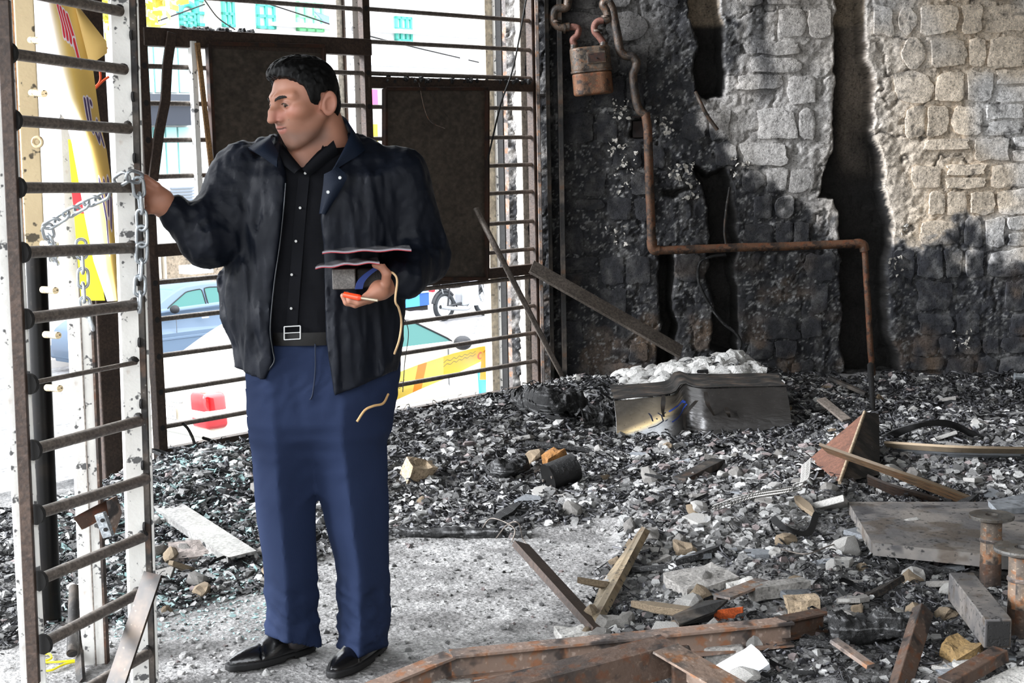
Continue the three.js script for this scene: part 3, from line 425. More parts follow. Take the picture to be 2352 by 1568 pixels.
// ================================================================ the man
{
  const PZ = 4.25, MM = PZ / FOCAL, K = (px, py, d = 0) => hitZ(px, py, -(PZ - d));
  const man = thing('person', 'man in a dark navy jacket and blue trousers holding a chain at the gate', 'person');
  // a body of rows: [py, px left, px right, half depth, forward shift]
  function loft(rows, p = 2, pad = 0) {
    const A = rows.map(([py, l, r, b, d = 0]) => { const a = K(l, py, d), c = K(r, py, d); return [a.y, (a.x + c.x) / 2, Math.abs(c.x - a.x) / 2 + pad, b + pad, a.z]; }).sort((a, b) => a[0] - b[0]), n = A.length, y0 = A[0][0], y1 = A[n - 1][0];
    const f = (x, y, z) => { let i = 0; const yy = clamp(y, y0, y1); while (i < n - 2 && A[i + 1][0] < yy) i++; const P = A[i], Q = A[i + 1]; let t = (yy - P[0]) / (Q[0] - P[0]); t = t * t * (3 - 2 * t) * .5 + t * .5;
      const a = mix(P[2], Q[2], t), b = mix(P[3], Q[3], t), X = Math.abs(x - mix(P[1], Q[1], t)) / a, Z = Math.abs(z - mix(P[4], Q[4], t)) / b, q = p === 2 ? Math.sqrt(X * X + Z * Z) : Math.pow(Math.pow(X, p) + Math.pow(Z, p), 1 / p);
      return Math.max((q - 1) * Math.min(a, b), y - y1, y0 - y); };
    f.at = (y) => { let i = 0; while (i < n - 2 && A[i + 1][0] < y) i++; const t = clamp((y - A[i][0]) / (A[i + 1][0] - A[i][0]), 0, 1); return A[i].map((v, k) => mix(v, A[i + 1][k], t)); };
    return f;
  }
  const curve = (pts) => { const q = pts.map(([py, px]) => { const a = K(px, py, .15); return [a.y, a.x]; }).sort((a, b) => a[0] - b[0]); return (y) => { let i = 0; while (i < q.length - 2 && q[i + 1][0] < y) i++; return mix(q[i][1], q[i + 1][1], clamp((y - q[i][0]) / (q[i + 1][0] - q[i][0]), 0, 1)); }; };
  const Y = (py, d = 0) => K(690, py, d).y;
  const bounds = (f) => f;
  // ---- joints
  const shR = K(556, 398), elR = K(478, 546, .1), wrR = K(372, 474, .13), shL = K(918, 408), elL = K(966, 588, .0), wrL = K(888, 652, .2);
  // ---- clothes
  const torsoRows = [[318, 640, 800, .085, -.02], [345, 596, 836, .098, -.02], [372, 548, 900, .115, -.01], [410, 534, 940, .13], [470, 527, 948, .148], [560, 524, 938, .155], [650, 511, 930, .162], [725, 516, 922, .172], [790, 546, 917, .176], [840, 552, 910, .176], [900, 560, 906, .176]];
  const torso = loft(torsoRows, 2.25), shirtF = loft(torsoRows.map(([a, l, r, b, d = 0]) => [a, l + 16, r - 16, b - .02, d]).concat([[765, 566, 886, .142]]).map((q) => q[0] > 700 ? [q[0], q[1] + 6, q[2] - 6, .142, 0] : q).filter((q) => q[0] < 780).concat([[782, 566, 886, .14]]), 2.25);
  const xl = curve([[300, 628], [352, 636], [400, 652], [450, 652], [560, 640], [650, 628], [750, 620], [830, 629], [870, 610]]), xr = curve([[300, 790], [345, 782], [400, 766], [445, 745], [500, 736], [560, 742], [640, 746], [780, 751], [900, 768]]);
  const arms = [cap(K(630, 360, -.02), shR, .055, .066), cap(shR, elR, .071, .069), cap(elR, K(408, 494, .125), .066, .045), cap(K(800, 358, -.02), shL, .055, .068), cap(shL, elL, .074, .07), cap(elL, K(926, 640, .17), .068, .05)];
  const ridge = (x, y, z, s) => Math.abs(fbm(x, y, z, 3) - .5) * 2;
  const jacketF = (x, y, z) => {
    let d = torso(x, y, z); for (const a of arms) d = smin(d, a(x, y, z), .035);
    if (d > .06) return d;
    const [, cx, , , cz] = torso.at(y);
    d += .024 * (ridge(x * 13 + y * 4, y * 3.2 - x * 2, z * 9, 1) - .35) + .008 * (ridge(x * 30, y * 9, z * 22, 2) - .35);
    if (Math.abs(x - cx) < .24) d += .02 * (ridge(x * 26, y * 2.4 + x * 3, z * 15, 11) - .33) * sstep(.24, .19, Math.abs(x - cx));
    const arm = Math.min(arms[1](x, y, z), arms[2](x, y, z), arms[4](x, y, z), arms[5](x, y, z)); if (arm < .02) d += .011 * (ridge(x * 16 - y * 12, y * 16 + x * 12, z * 14, 5) - .35);
    if (z > cz + .035) { const cut = Math.min(x - xl(y), xr(y) - x); d = smax(d, cut, .012); }
    d = Math.max(d, -(Math.hypot(x - K(712, 330).x, (z - cz + .005) * 1.02) - .082 - Math.max(0, Y(345) - y) * -.2) * (y > Y(375) ? 1 : -1) * (y > Y(375) ? 1 : 0) - (y > Y(375) ? 0 : 1));
    const hem = x < (xl(y) + xr(y)) / 2 ? mix(Y(834), Y(852), clamp((x - K(555, 840).x) / .09, 0, 1)) : mix(Y(893), Y(850), clamp((x - K(768, 880).x) / .17, 0, 1));
    return Math.max(d, hem - y);
  };
  const nylon = phys(0x070c16, .55, { specularIntensity: .4, bumpMap: rep(B.fine, 2), bumpScale: .0012, sheen: .12, sheenColor: new THREE.Color(0x223344), sheenRoughness: .5 });
  const lo3 = (a, b) => [Math.min(a.x, b.x), Math.min(a.y, b.y), Math.min(a.z, b.z)];
  const uvFlat = (g) => { const p = g.attributes.position, uv = new Float32Array(p.count * 2); for (let i = 0; i < p.count; i++) { uv[2 * i] = p.getX(i) + p.getZ(i) * .7; uv[2 * i + 1] = p.getY(i); } g.setAttribute('uv', new THREE.BufferAttribute(uv, 2)); return g; };
  const jl = K(330, 910), jh = K(1040, 300); const jacket = part(man, 'jacket', uvFlat(meshSDF(jacketF, [jl.x, jl.y, -PZ - .24], [jh.x, jh.y, -PZ + .36], .0068)), nylon);
  // stand-up collar, folded open
  const collar = (pts, w) => gridSheet(24, 6, (u, v) => { const cu = new THREE.CatmullRomCurve3(pts.map((q) => K(...q[0]))), cd = new THREE.CatmullRomCurve3(pts.map((q) => K(...q[1]))); const a = cu.getPoint(u), b = cd.getPoint(u); const m = a.lerp(b, v); m.z += .012 * Math.sin(v * Math.PI); return m; }, w);
  const navy = phys(0x0d1624, .6, { specularIntensity: .3, bumpMap: rep(B.fine, 2), bumpScale: .0005 });
  part(jacket, 'collar', collar([[[628, 308, .02], [570, 338, .09]], [[622, 318, .09], [590, 352, .14]], [[640, 352, .125], [636, 384, .145]]].reverse(), .007), navy);
  part(jacket, 'collar', collar([[[764, 264, -.075], [800, 318, -.11]], [[790, 268, -.01], [838, 335, -.02]], [[806, 300, .06], [830, 352, .09]], [[786, 348, .115], [770, 392, .135]], [[762, 392, .12], [752, 420, .135]]], .007), navy);
  part(jacket, 'lapel', gridSheet(8, 8, (u, v) => { const L = [[748, 418], [738, 490]], Q = [[772, 386], [798, 404], [764, 462]]; const a = mix(0, 1, v), lx = mix(748, 738, v), ly = mix(400, 492, v), rx = v < .35 ? mix(772, 798, v / .35) : mix(798, 744, (v - .35) / .65), ry = v < .35 ? mix(384, 404, v / .35) : mix(404, 490, (v - .35) / .65); return K(mix(lx, rx, u), mix(ly, ry, u), .165 + .012 * Math.sin(u * 3)); }, .006), navy);
  const snapM = mat(0xcfd2d2, .3, { metalness: .8 }), snap = (parent, px, py, d, r = .0062) => { const a = K(px, py, d); part(parent, 'snap', rod(a, a.clone().add(V(0, 0, .005)), r, 14, r * .7), snapM); };
  snap(jacket, 781, 408, .177); snap(jacket, 754, 441, .177); snap(jacket, 606, 842, .14);
  const zipLine = [[652, 420], [650, 470], [641, 560], [629, 650], [621, 750], [626, 800], [630, 826], [613, 851]].map(([x, y]) => { const yy = Y(y, .15), [, cx, a, b, cz] = torso.at(yy), X = K(x, y, .15).x, q = clamp(1 - Math.pow(Math.abs(X - cx) / a, 2.25), 0, 1); return V(X + .002, yy, cz + b * Math.pow(q, 1 / 2.25) + .002); });
  part(jacket, 'zipper', tube(zipLine, .0019, 60, 6), mat(0x3a3d40, .45, { metalness: .5 }));
  // shirt, with an open neck
  const shirt = part(man, 'shirt', uvFlat(meshSDF((x, y, z) => { let d = shirtF(x, y, z); if (d > .05) return d; d += .006 * (ridge(x * 12 + y * 5, y * 6, z * 8, 3) - .3); const cz = shirtF.at(y)[4]; if (z > cz) { const yT = Y(388, .1), k = (y - yT) * .86, c = K(690, 388, .12).x; d = Math.max(d, k > 0 ? k - Math.abs(x - c) : -1); } d = Math.max(d, -(Math.hypot(x - K(716, 330).x, z - cz) - .076) * (y > Y(350) ? 1 : 0) - (y > Y(350) ? 0 : 1)); return d; }, [K(540, 790).x, Y(795), -PZ - .2], [K(960, 300).x, Y(312), -PZ + .2], .007)), clothy(0x0a0b0f, { bumpMap: rep(B.cloth, 8), bumpScale: .0004 }));
  const dark = clothy(0x0c0d11), front = (py, px, add = 0) => { const yy = Y(py, .13), [, cx, a, b, cz] = shirtF.at(yy), X = K(px, py, .13).x, q = clamp(1 - Math.pow(Math.abs(X - cx) / a, 2.25), 0, 1); return V(X, yy, cz + b * Math.pow(q, 1 / 2.25) + add); };
  part(shirt, 'collar', gridSheet(8, 4, (u, v) => { const a = [mix(646, 690, u), mix(342, 388, u)], b = [mix(640, 678, u), mix(368, 398, u)]; return K(mix(a[0], b[0], v), mix(a[1], b[1], v), mix(.075, .125, u) + .012 * Math.sin(v * 3)); }, .003), dark);
  part(shirt, 'collar', gridSheet(8, 4, (u, v) => { const a = [mix(766, 694, u), mix(322, 388, u)], b = [mix(778, 712, u), mix(352, 404, u)]; return K(mix(a[0], b[0], v), mix(a[1], b[1], v), mix(.07, .125, u) + .012 * Math.sin(v * 3)); }, .003), dark);
  part(shirt, 'placket', gridSheet(3, 30, (u, v) => front(mix(745, 395, v), mix(672, 697, v) + (u - .5) * 26, .0045), .003), dark);
  for (const [x, y] of [[699, 398], [690, 477], [681, 553], [672, 629], [671, 706]]) { const a = front(y, x, .006); part(shirt, 'button', rod(a, a.clone().add(V(0, 0, .004)), .0037, 12), mat(0xa9aaa8, .35, { metalness: .7 })); }
  // trousers with pressed creases
  const hip = loft([[768, 572, 884, .135], [830, 560, 900, .14], [900, 558, 896, .145], [960, 560, 884, .143], [990, 572, 878, .125], [1030, 620, 830, .09], [1070, 670, 780, .05], [1110, 700, 750, .015]], 2.2), legA = loft([[840, 556, 724, .13], [900, 557, 733, .13], [1000, 566, 732, .115, .01], [1100, 578, 724, .1, .01], [1200, 591, 725, .092, .01], [1300, 605, 729, .088, .0], [1400, 612, 731, .09, -.02], [1500, 611, 734, .1, -.02]], 1.22), legB = loft([[840, 715, 902, .13], [900, 706, 897, .13], [1000, 714, 885, .118, .01], [1100, 727, 890, .105, .01], [1200, 746, 893, .097, .01], [1300, 770, 894, .092, 0], [1400, 776, 894, .094, -.02], [1510, 777, 886, .105, -.02]], 1.22);
  const trousersF = (x, y, z) => { let a = legA(x, y, z), b = legB(x, y, z), d = Math.min(a, b); d = smin(d, hip(x, y, z), .07); if (d > .05) return d; const low = sstep(Y(1250), Y(1420), y), hi = sstep(Y(1000), Y(860), y), kn = sstep(.25, 0, Math.abs(y - Y(1080)));
    d += low * .024 * (ridge(x * 9, y * 22 + x * 9, z * 9, 4) - .35) + hi * .011 * (ridge(x * 8 + y * 6, y * 14 - x * 10, z * 6, 6) - .35) + kn * .008 * (ridge(x * 9 - y * 5, y * 9, z * 7, 8) - .4) + .004 * (ridge(x * 9, y * 3, z * 9, 9) - .4);
    const hem = x < (K(752, 1450).x) ? mix(Y(1458), Y(1494), sstep(K(612, 1).x, K(690, 1).x, x)) : Y(1494); return Math.max(d, hem - y); };
  const trousers = part(man, 'trousers', uvFlat(meshSDF(trousersF, [K(535, 1).x, Y(1510), -PZ - .2], [K(920, 1).x, Y(762), -PZ + .2], .0068)), clothy(0x1e2840, { bumpMap: rep(B.cloth, 9), bumpScale: .0004 }));
  part(trousers, 'fly', tube([[724, 790], [724, 850], [718, 905], [712, 918]].map(([x, y]) => V(K(x, y, .15).x, Y(y, .15), -PZ + .15)), .002, 24, 6), mat(0x101c30, .8));
  // belt and buckle
  const ringG = (a, b, r, t, y0, y1) => { const pts = [[r, y0], [r + t, y0], [r + t, y1], [r, y1], [r, y0]].map((q) => new THREE.Vector2(q[0], q[1])); return uvBox(new THREE.LatheGeometry(pts, 72).scale(a, 1, b)); };
  const bc = K(727, 765), belt = part(man, 'belt', ringG(.198, .1465, 1, .022, Y(779), Y(750)).translate(bc.x, 0, -PZ), phys(0x0c0b0a, .5, { specularIntensity: .5, bumpMap: rep(B.fine, 6), bumpScale: .0004 }));
  const bz = .15, bq = [[653, 750], [690, 748], [690, 778], [653, 780]].map(([x, y]) => K(x, y, bz)); part(belt, 'buckle', merge([0, 1, 2, 3].map((i) => rod(bq[i], bq[(i + 1) % 4], .0022, 8)), rod(bq[0].clone().lerp(bq[3], .5), bq[1].clone().lerp(bq[2], .5), .0018, 8)), snapM);
  // shoes
  const leather = phys(0x08080a, .24, { clearcoat: .3, clearcoatRoughness: .2, bumpMap: rep(B.fine, 5), bumpScale: .0006 }), soleM = mat(0x050505, .7);
  const shoe = (heel, toe) => {
    heel.y = toe.y = 0; const ax = toe.clone().sub(heel), L = ax.length(); ax.normalize(); const side = V(-ax.z, 0, ax.x), base = Math.max(floorY(heel.x, heel.z), floorY(toe.x, toe.z)) + .004;
    const loc = (x, y, z) => { const dx = x - heel.x, dz = z - heel.z; return [(dx * ax.x + dz * ax.z) / L, y - base, dx * side.x + dz * side.z]; };
    const halfW = (s) => .034 + .014 * Math.sin(clamp((s - .12) / .8, 0, 1) * Math.PI) + .004 * sstep(.4, .8, s), top = (s) => .03 + .085 * sstep(.64, .26, s) + .02 * Math.sin(clamp(s, 0, 1) * 3.1);
    const up = (x, y, z) => { const [s, h, w] = loc(x, y, z), e = s < .12 ? Math.sqrt(Math.max(0, 1 - ((.12 - s) / .13) ** 2)) : s > .7 ? Math.sqrt(Math.max(0, 1 - ((s - .7) / .3) ** 2)) : 1, a = halfW(s) * e, t = top(s) * (s > .7 ? .45 + .55 * e : 1), q = a < .002 ? 2 : Math.hypot(w / a, Math.max(0, h) / (t + .012)); let d = (q - 1) * .03; d = Math.max(d, .012 - h, (Math.abs(s - .5) - .5) * L); const seam = Math.min(Math.abs(s - .62 - Math.abs(w) * 1.6) * L, Math.abs(h - .02) * 2); if (seam < .004 && s > .3) d += .0012; return d; };
    const so = (x, y, z) => { const [s, h, w] = loc(x, y, z), e = s < .12 ? Math.sqrt(Math.max(0, 1 - ((.12 - s) / .14) ** 2)) : s > .68 ? Math.sqrt(Math.max(0, 1 - ((s - .68) / .34) ** 2)) : 1, a = halfW(s) * e + .004; return Math.max(Math.abs(w) - a, h - .02, -h + (s > .3 && s < .42 ? .008 : 0), (Math.abs(s - .5) - .515) * L); };
    const b0 = [Math.min(heel.x, toe.x) - .07, base - .012, Math.min(heel.z, toe.z) - .07], b1 = [Math.max(heel.x, toe.x) + .07, base + .14, Math.max(heel.z, toe.z) + .07];
    const m = part(man, 'shoe', uvFlat(meshSDF(up, b0, b1, .0038)), leather); part(m, 'sole', meshSDF(so, b0, b1, .0038), soleM);
    for (const s of [.4, .46, .52]) { const P = (w, k) => V(heel.x + ax.x * s * L + side.x * w, base + top(s) + .013 - Math.abs(w) * k, heel.z + ax.z * s * L + side.z * w); part(m, 'lace', tube([P(-.02, .35), P(0, .1), P(.02, .35)], .0022, 10, 5), soleM); }
  };
  { const h1 = hitY(718, 1492), t1 = hitY(524, 1544), h2 = hitY(862, 1494), t2 = hitY(762, 1562); shoe(h1, t1); shoe(h2.lerp(t2, -.12), t2); }

  // ---- skin: head, neck, trunk, arms and hands as one mesh
  const S = 1.09, HC = K(702, 226, .045), ya = -49 * Math.PI / 180, pi = 13.5 * Math.PI / 180, ro = .03;
  const hm = new THREE.Matrix4().makeRotationFromEuler(new THREE.Euler(pi, ya, ro, 'YXZ')).scale(V(S, S * .98, S)).setPosition(HC), hi = hm.clone().invert().elements;
  const loc = (x, y, z) => [hi[0] * x + hi[4] * y + hi[8] * z + hi[12], ((b) => b > 0 ? b : b > -.058 ? b * 1.25 : -.0725 + (b + .058) * .86)(hi[1] * x + hi[5] * y + hi[9] * z + hi[13]), hi[2] * x + hi[6] * y + hi[10] * z + hi[14]];
  const P3 = (x, y, z) => V(x, y, z);
  const skull = ell(0, .023, -.003, .076, .076, .081), face = ell(0, -.03, .03, .061, .085, .062), jaw = ell(0, -.074, .036, .05, .036, .052), chin = cap(P3(-.012, -.106, .068), P3(.012, -.106, .068), .016), muz = ell(0, -.064, .064, .034, .03, .03),
    bridge = cap(P3(0, .014, .088), P3(0, -.012, .106), .0095, .0105), tip = cap(P3(0, -.012, .106), P3(0, -.037, .114), .0105, .0125), noseSide = ell(0, -.03, .092, .02, .024, .016), upLip = ell(0, -.0665, .0905, .023, .0062, .0085), loLip = ell(0, -.0775, .0885, .02, .0072, .0088), nape = cap(P3(0, -.04, -.03), P3(0, -.14, -.045), .047, .05);
  const sym = (f) => (x, y, z) => f(Math.abs(x), y, z);
  const jawA = sym(cap(P3(.046, -.06, -.002), P3(.03, -.098, .05), .018, .016)), cheek = sym(ell(.043, -.025, .058, .024, .024, .024)), brow = sym(cap(P3(.008, .02, .088), P3(.047, .019, .066), .0115, .0105)), socket = sym(ell(.031, .001, .094, .0165, .011, .014)), ala = sym(ell(.0145, -.041, .096, .0085, .0085, .011)), nostril = sym(ell(.0085, -.0485, .103, .004, .004, .005)), eyeBall = sym(ell(.0315, -.001, .0735, .0135, .0135, .0135)), lidU = sym(ell(.0315, .0, .0735, .0168, .0158, .0158)), ear = (x, y, z) => { x = Math.abs(x); const X = x - .079 - (z + .012) * -.35, Yy = y + .028, Z = z + .014 + Yy * .18; let d = ell(0, 0, 0, .0085, .038, .0195)(X, Yy, Z); const bowl = ell(.007, -.002, .002, .0065, .022, .0125)(X, Yy, Z); d = smax(d, -bowl, .004); return smin(d, ell(-.004, -.006, .014, .006, .009, .006)(X, Yy, Z), .006); };
  const headL = (x, y, z) => {
    let d = smin(skull(x, y, z), face(x, y, z), .03); if (d > .09) return d;
    d = smin(d, jaw(x, y, z), .02); d = smin(d, jawA(x, y, z), .016); d = smin(d, chin(x, y, z), .022); d = smin(d, cheek(x, y, z), .025); d = smin(d, muz(x, y, z), .025);
    d = smin(d, brow(x, y, z), .014); d = smax(d, -socket(x, y, z), .016); d = smin(d, noseSide(x, y, z), .016); d = smin(d, bridge(x, y, z), .01); d = smin(d, tip(x, y, z), .007); d = smin(d, ala(x, y, z), .006); d = smax(d, -nostril(x, y, z), .003);
    d = smin(d, lidU(x, y, z), .004); { const dx = Math.abs(x) - .0318, w = 1 - (dx / .0138) ** 2; d = Math.max(d, -Math.max(Math.abs(y - .0002 + dx * .08) - .0043 * w, .077 - z)); }
    d = smin(d, upLip(x, y, z), .005); d = smin(d, loLip(x, y, z), .004); const ml = Math.hypot((y + .072 - Math.abs(x) * .05) * 1.6, (z - .097) * .6); if (Math.abs(x) < .025) d = Math.max(d, -(ml - .0022));
    d = smin(d, ear(x, y, z), .006); return smin(d, nape(x, y, z), .016);
  };
  const neck1 = cap(K(722, 305, -.01), K(714, 380, -.015), .056, .071), neck2 = cap(K(704, 382, .0), K(696, 430, .01), .06, .07);
  const headF = (x, y, z) => { const [a, b, c] = loc(x, y, z); let d = headL(a, b, c) * S; d = smin(d, neck1(x, y, z), .016); d = smin(d, neck2(x, y, z), .05); return Math.max(d, Y(432) - y); };
  const skinC = (x, y, z) => {
    const [a, b, c] = loc(x, y, z), n = fbm(x * 60, y * 60, z * 60, 3), m = fbm(x * 14, y * 14, z * 14, 3); let k = lerp3([.27, .115, .068], [.36, .165, .105], m); k = lerp3(k, [.4, .15, .11], sstep(.03, .012, Math.hypot(a * .6, b + .03, c - .1)) * .7 + sstep(.03, .01, Math.hypot(Math.abs(a) - .045, b + .022, c - .075)) * .4);
    const inHead = b > -.14 && Math.hypot(a, c) < .14;
    if (inHead) { const beard = sstep(-.035, -.06, b) * sstep(-.03, .0, c)  * sstep(-.135, -.115, b) * (1 - .75 * sstep(.05, .03, Math.hypot(Math.abs(a) - .055, b + .05))); k = lerp3(k, [.13, .09, .075], beard * (.55 + .3 * (n - .4)));
      k = lerp3(k, [.33, .11, .085], .7 * sstep(1.15, .8, Math.hypot(a / .024, (b + .0725) / .012)) * sstep(.07, .08, c)); k = lerp3(k, [.07, .03, .025], sstep(.0035, .001, Math.abs(b + .072 - Math.abs(a) * .05)) * sstep(.027, .02, Math.abs(a)) * .8); if (Math.hypot(a - .032, b + .047, c - .085) < .0028) k = [.12, .07, .05];
      k = lerp3(k, [.16, .07, .05], sstep(.02, .008, Math.hypot(Math.abs(a) - .031, (b - .001) * 1.2, c - .088)) * .45); const ed = Math.hypot(Math.abs(a) - .081, b + .028, c + .012); if (ed < .04) k = lerp3(k, [.42, .17, .12], .35); }
    if (y < Y(1360)) k = [.012, .012, .014];
    return k.map((v) => v * (.93 + .14 * n));
  };
  const bit = [[HC.x - .17, Y(434), HC.z - .15], [HC.x + .15, HC.y + .16, HC.z + .15]];
  const gs = [meshSDF(headF, bit[0], bit[1], .0029, skinC)];
  // trunk, arms and legs under the clothes
  const under = [cap(K(700, 420), K(710, 760), .1, .1), cap(K(660, 400), shR, .05), cap(K(780, 400), shL, .05), cap(shR, elR, .045, .04), cap(elR, wrR, .04, .028), cap(shL, elL, .045, .04), cap(elL, wrL, .04, .028), cap(K(655, 820), K(665, 1120), .075, .05), cap(K(665, 1120), K(680, 1470, -.03), .05, .032), cap(K(800, 820), K(820, 1120), .075, .05), cap(K(820, 1120), K(838, 1480, -.03), .05, .032)];
  gs.push(meshSDF((x, y, z) => { let d = 9; for (const u of under) d = smin(d, u(x, y, z), .03); return d; }, [K(340, 1).x, Y(1500), -PZ - .14], [K(1000, 1).x, Y(400), -PZ + .26], .014, skinC));
  const chain = (pts, r0, r1) => pts.slice(1).map((p, i) => cap(K(...pts[i]), K(...p), mix(r0, r1, i / (pts.length - 1)), mix(r0, r1, (i + 1) / (pts.length - 1))));
  const handMesh = (parts, palm, lo, hi2) => gs.push(meshSDF((x, y, z) => { let d = 9; for (const u of palm) d = smin(d, u(x, y, z), .02); let f = 9; for (const g of parts) { let q = 9; for (const u of g) q = smin(q, u(x, y, z), .004); f = smin(f, q, .0025); } return smin(d, f, .006); }, lo, hi2, .0027, skinC));
  { // right hand, closed round the chain at the gate post: knuckles up, fingers bent away behind the post
    const D = .155, palm = [cap(K(412, 494, .125), K(378, 474, .135), .028, .029), cap(K(376, 474, .13), K(362, 462, D), .03, .031), cap(K(372, 452, D), K(358, 434, D), .024, .017), cap(K(376, 466, D), K(362, 456, D), .026, .02)];
    const fs = [[[360, 427, D + .008], [334, 409, D + .004], [316, 420, D - .035], [320, 440, D - .06]], [[360, 438, D + .012], [330, 425, D + .01], [314, 436, D - .03], [320, 454, D - .055]], [[362, 450, D + .012], [333, 442, D + .01], [317, 452, D - .028], [322, 466, D - .05]], [[366, 461, D + .008], [342, 458, D + .008], [327, 466, D - .02], [330, 474, D - .04]]].map((p) => chain(p, .0108, .0085));
    fs.push(chain([[366, 470, D + .01], [352, 482, D + .012], [338, 484, D], [328, 478, D - .02]], .0125, .009));
    const a = K(285, 535, 0), b = K(445, 385, 0); handMesh(fs, palm, [a.x, a.y, -PZ + .05], [b.x, b.y, -PZ + .23]);
  }
  { // left hand, palm up, fingers curled forward over the screwdriver, thumb pressing the papers
    const D = .235, palm = [cap(K(890, 654, .2), K(872, 664, D), .03, .027), cap(K(872, 668, D + .016), K(843, 684, D + .026), .021, .015), cap(K(874, 670, D - .022), K(846, 686, D - .026), .021, .015)];
    const fs = [[[846, 684, D + .03], [822, 694, D + .036], [804, 690, D + .038], [797, 676, D + .036]], [[846, 688, D + .01], [816, 699, D + .014], [796, 694, D + .016], [788, 679, D + .016]], [[846, 689, D - .01], [816, 699, D - .008], [797, 695, D - .006], [789, 681, D - .006]], [[848, 686, D - .03], [824, 694, D - .028], [808, 691, D - .026], [801, 680, D - .026]]].map((p) => chain(p, .0105, .0078));
    fs.push(chain([[886, 650, D + .02], [888, 628, D + .034], [876, 612, D + .036], [862, 608, D + .034]], .0135, .0095));
    const a = K(768, 720, 0), b = K(925, 590, 0); handMesh(fs, palm, [a.x, a.y, -PZ + .15], [b.x, b.y, -PZ + .33]);
  }
  const body = part(man, 'body', mergeGeometries(gs.map((g) => { g.deleteAttribute('uv'); return g; })), phys(0xffffff, .52, { vertexColors: true, sheen: .15, sheenColor: new THREE.Color(0xffccaa) }));
  // hair, eyebrows, eyes
  const hairF = (x, y, z) => { const [a, b, c] = loc(x, y, z); let d = smin(smin(ell(0, .024, -.004, .083, .083, .088)(a, b, c), ell(0, -.04, -.045, .06, .055, .036)(a, b, c), .03), ell(.0, .079, .034, .05, .03, .046)(a, b, c), .03);
    const T2 = [[-.14, -.075], [-.085, -.08], [-.055, -.08], [-.034, -.05], [-.024, .01], [.004, .01], [.012, -.045], [.03, -.04], [.038, .034], [.058, .062], [.086, .08], [.13, .09]]; let i = 0; while (i < T2.length - 2 && T2[i + 1][0] < c) i++; const hl = mix(T2[i][1], T2[i + 1][1], clamp((c - T2[i][0]) / (T2[i + 1][0] - T2[i][0]), 0, 1));
    d += (ridge(a * 70, b * 22 - c * 10, c * 26, 3) - .4) * .009 * sstep(.02, .08, b) + (ridge(a * 130, b * 50, c * 60, 7) - .4) * .005; return Math.max(d, hl + (noise(a * 200, b * 200, c * 200) - .5) * .008 - b) * S; };
  part(man, 'hair', meshSDF(hairF, [HC.x - .15, HC.y - .12, HC.z - .15], [HC.x + .15, HC.y + .17, HC.z + .15], .0029), phys(0x030303, .5, { specularIntensity: .35 }));
  const browTube = (pts, r) => { const g = new THREE.TubeGeometry(new THREE.CatmullRomCurve3(pts), 24, r, 8, false), p = g.attributes.position, cu = new THREE.CatmullRomCurve3(pts); for (let i = 0; i < p.count; i++) { const u = Math.floor(i / 9) / 24, c = cu.getPointAt(u), k = .25 + .75 * Math.sin(Math.PI * Math.min(1, .12 + u * .85)); p.setXYZ(i, c.x + (p.getX(i) - c.x) * k * .7, c.y + (p.getY(i) - c.y) * k + (hash(i, 3, 1) - .5) * .0012, c.z + (p.getZ(i) - c.z) * k * .7); } g.computeVertexNormals(); return g.toNonIndexed(); };
  const w3 = (x, y, z) => V(x, y, z).applyMatrix4(hm), browM = mat(0x0d0a08, .8);
  for (const s of [-1, 1]) {
    part(man, 'eyebrow', merge(browTube([w3(s * .012, .016, .0995), w3(s * .024, .0205, .0935), w3(s * .038, .021, .084), w3(s * .052, .014, .0685)], .0034), browTube([w3(s * .014, .019, .099), w3(s * .026, .0235, .0925), w3(s * .039, .0235, .083)], .0028)), browM);
    const e = new THREE.SphereGeometry(.0138 * S, 28, 20), p = e.attributes.position, col = new Float32Array(p.count * 3), g = V(.3, -.2, 1).normalize(); for (let i = 0; i < p.count; i++) { const v = V(p.getX(i), p.getY(i), p.getZ(i)).normalize(), a = v.angleTo(g); const c = a < .26 ? [.004, .004, .004] : a < .6 ? [.05, .025, .012] : [.36, .33, .31]; col.set(c, i * 3); } e.setAttribute('color', new THREE.BufferAttribute(col, 3));
    const m = part(man, 'eye', e, phys(0xffffff, .45, { vertexColors: true, specularIntensity: .25 })); m.position.copy(w3(s * .0315, -.001, .0738)); m.quaternion.setFromRotationMatrix(hm.clone().extractRotation(hm));
    part(man, 'eyelash', tube([w3(s * .018, .003, .0862), w3(s * .03, .0062, .0886), w3(s * .044, .002, .0815)], .0011, 12, 5), browM);
  }
  anchor(man);

  // ---- what he holds
  const plastic = phys(0xffffff, .08, { transmission: .85, clearcoat: .6 }), redM = mat(0x8c1420, .5);
  const folder = (label, q, sag) => { const t = thing('document_sleeve', label, 'document sleeve', 'sleeves in the hand of the man'), f = (lift) => (u, v) => { const a = K(mix(q[0][0], q[1][0], u), mix(q[0][1], q[1][1], u), .33), b = K(mix(q[0][0] + 20, q[1][0] - 6, u), mix(q[2][0], q[2][1], u), .13); const p = a.lerp(b, v); p.y += sag * Math.sin(u * 2.6 + .4) + lift + .002 * Math.sin(u * 17 + v * 4); return p; };
    part(t, 'papers', gridSheet(20, 8, f(0), .0024), mat(0x8f8890, .4)); part(t, 'red_cover', gridSheet(20, 8, (u, v) => f(-.0026)(u, v), .0022), redM); part(t, 'plastic_cover', gridSheet(30, 8, f(.0022), .001), plastic); return anchor(t); };
  folder('upper clear plastic document sleeve with a dark red edge, held by the man', [[740, 580], [945, 572], [572, 566]], .002); folder('lower clear plastic document sleeve with a crumpled silvery edge, held by the man', [[724, 616], [872, 602], [604, 592]], .004);
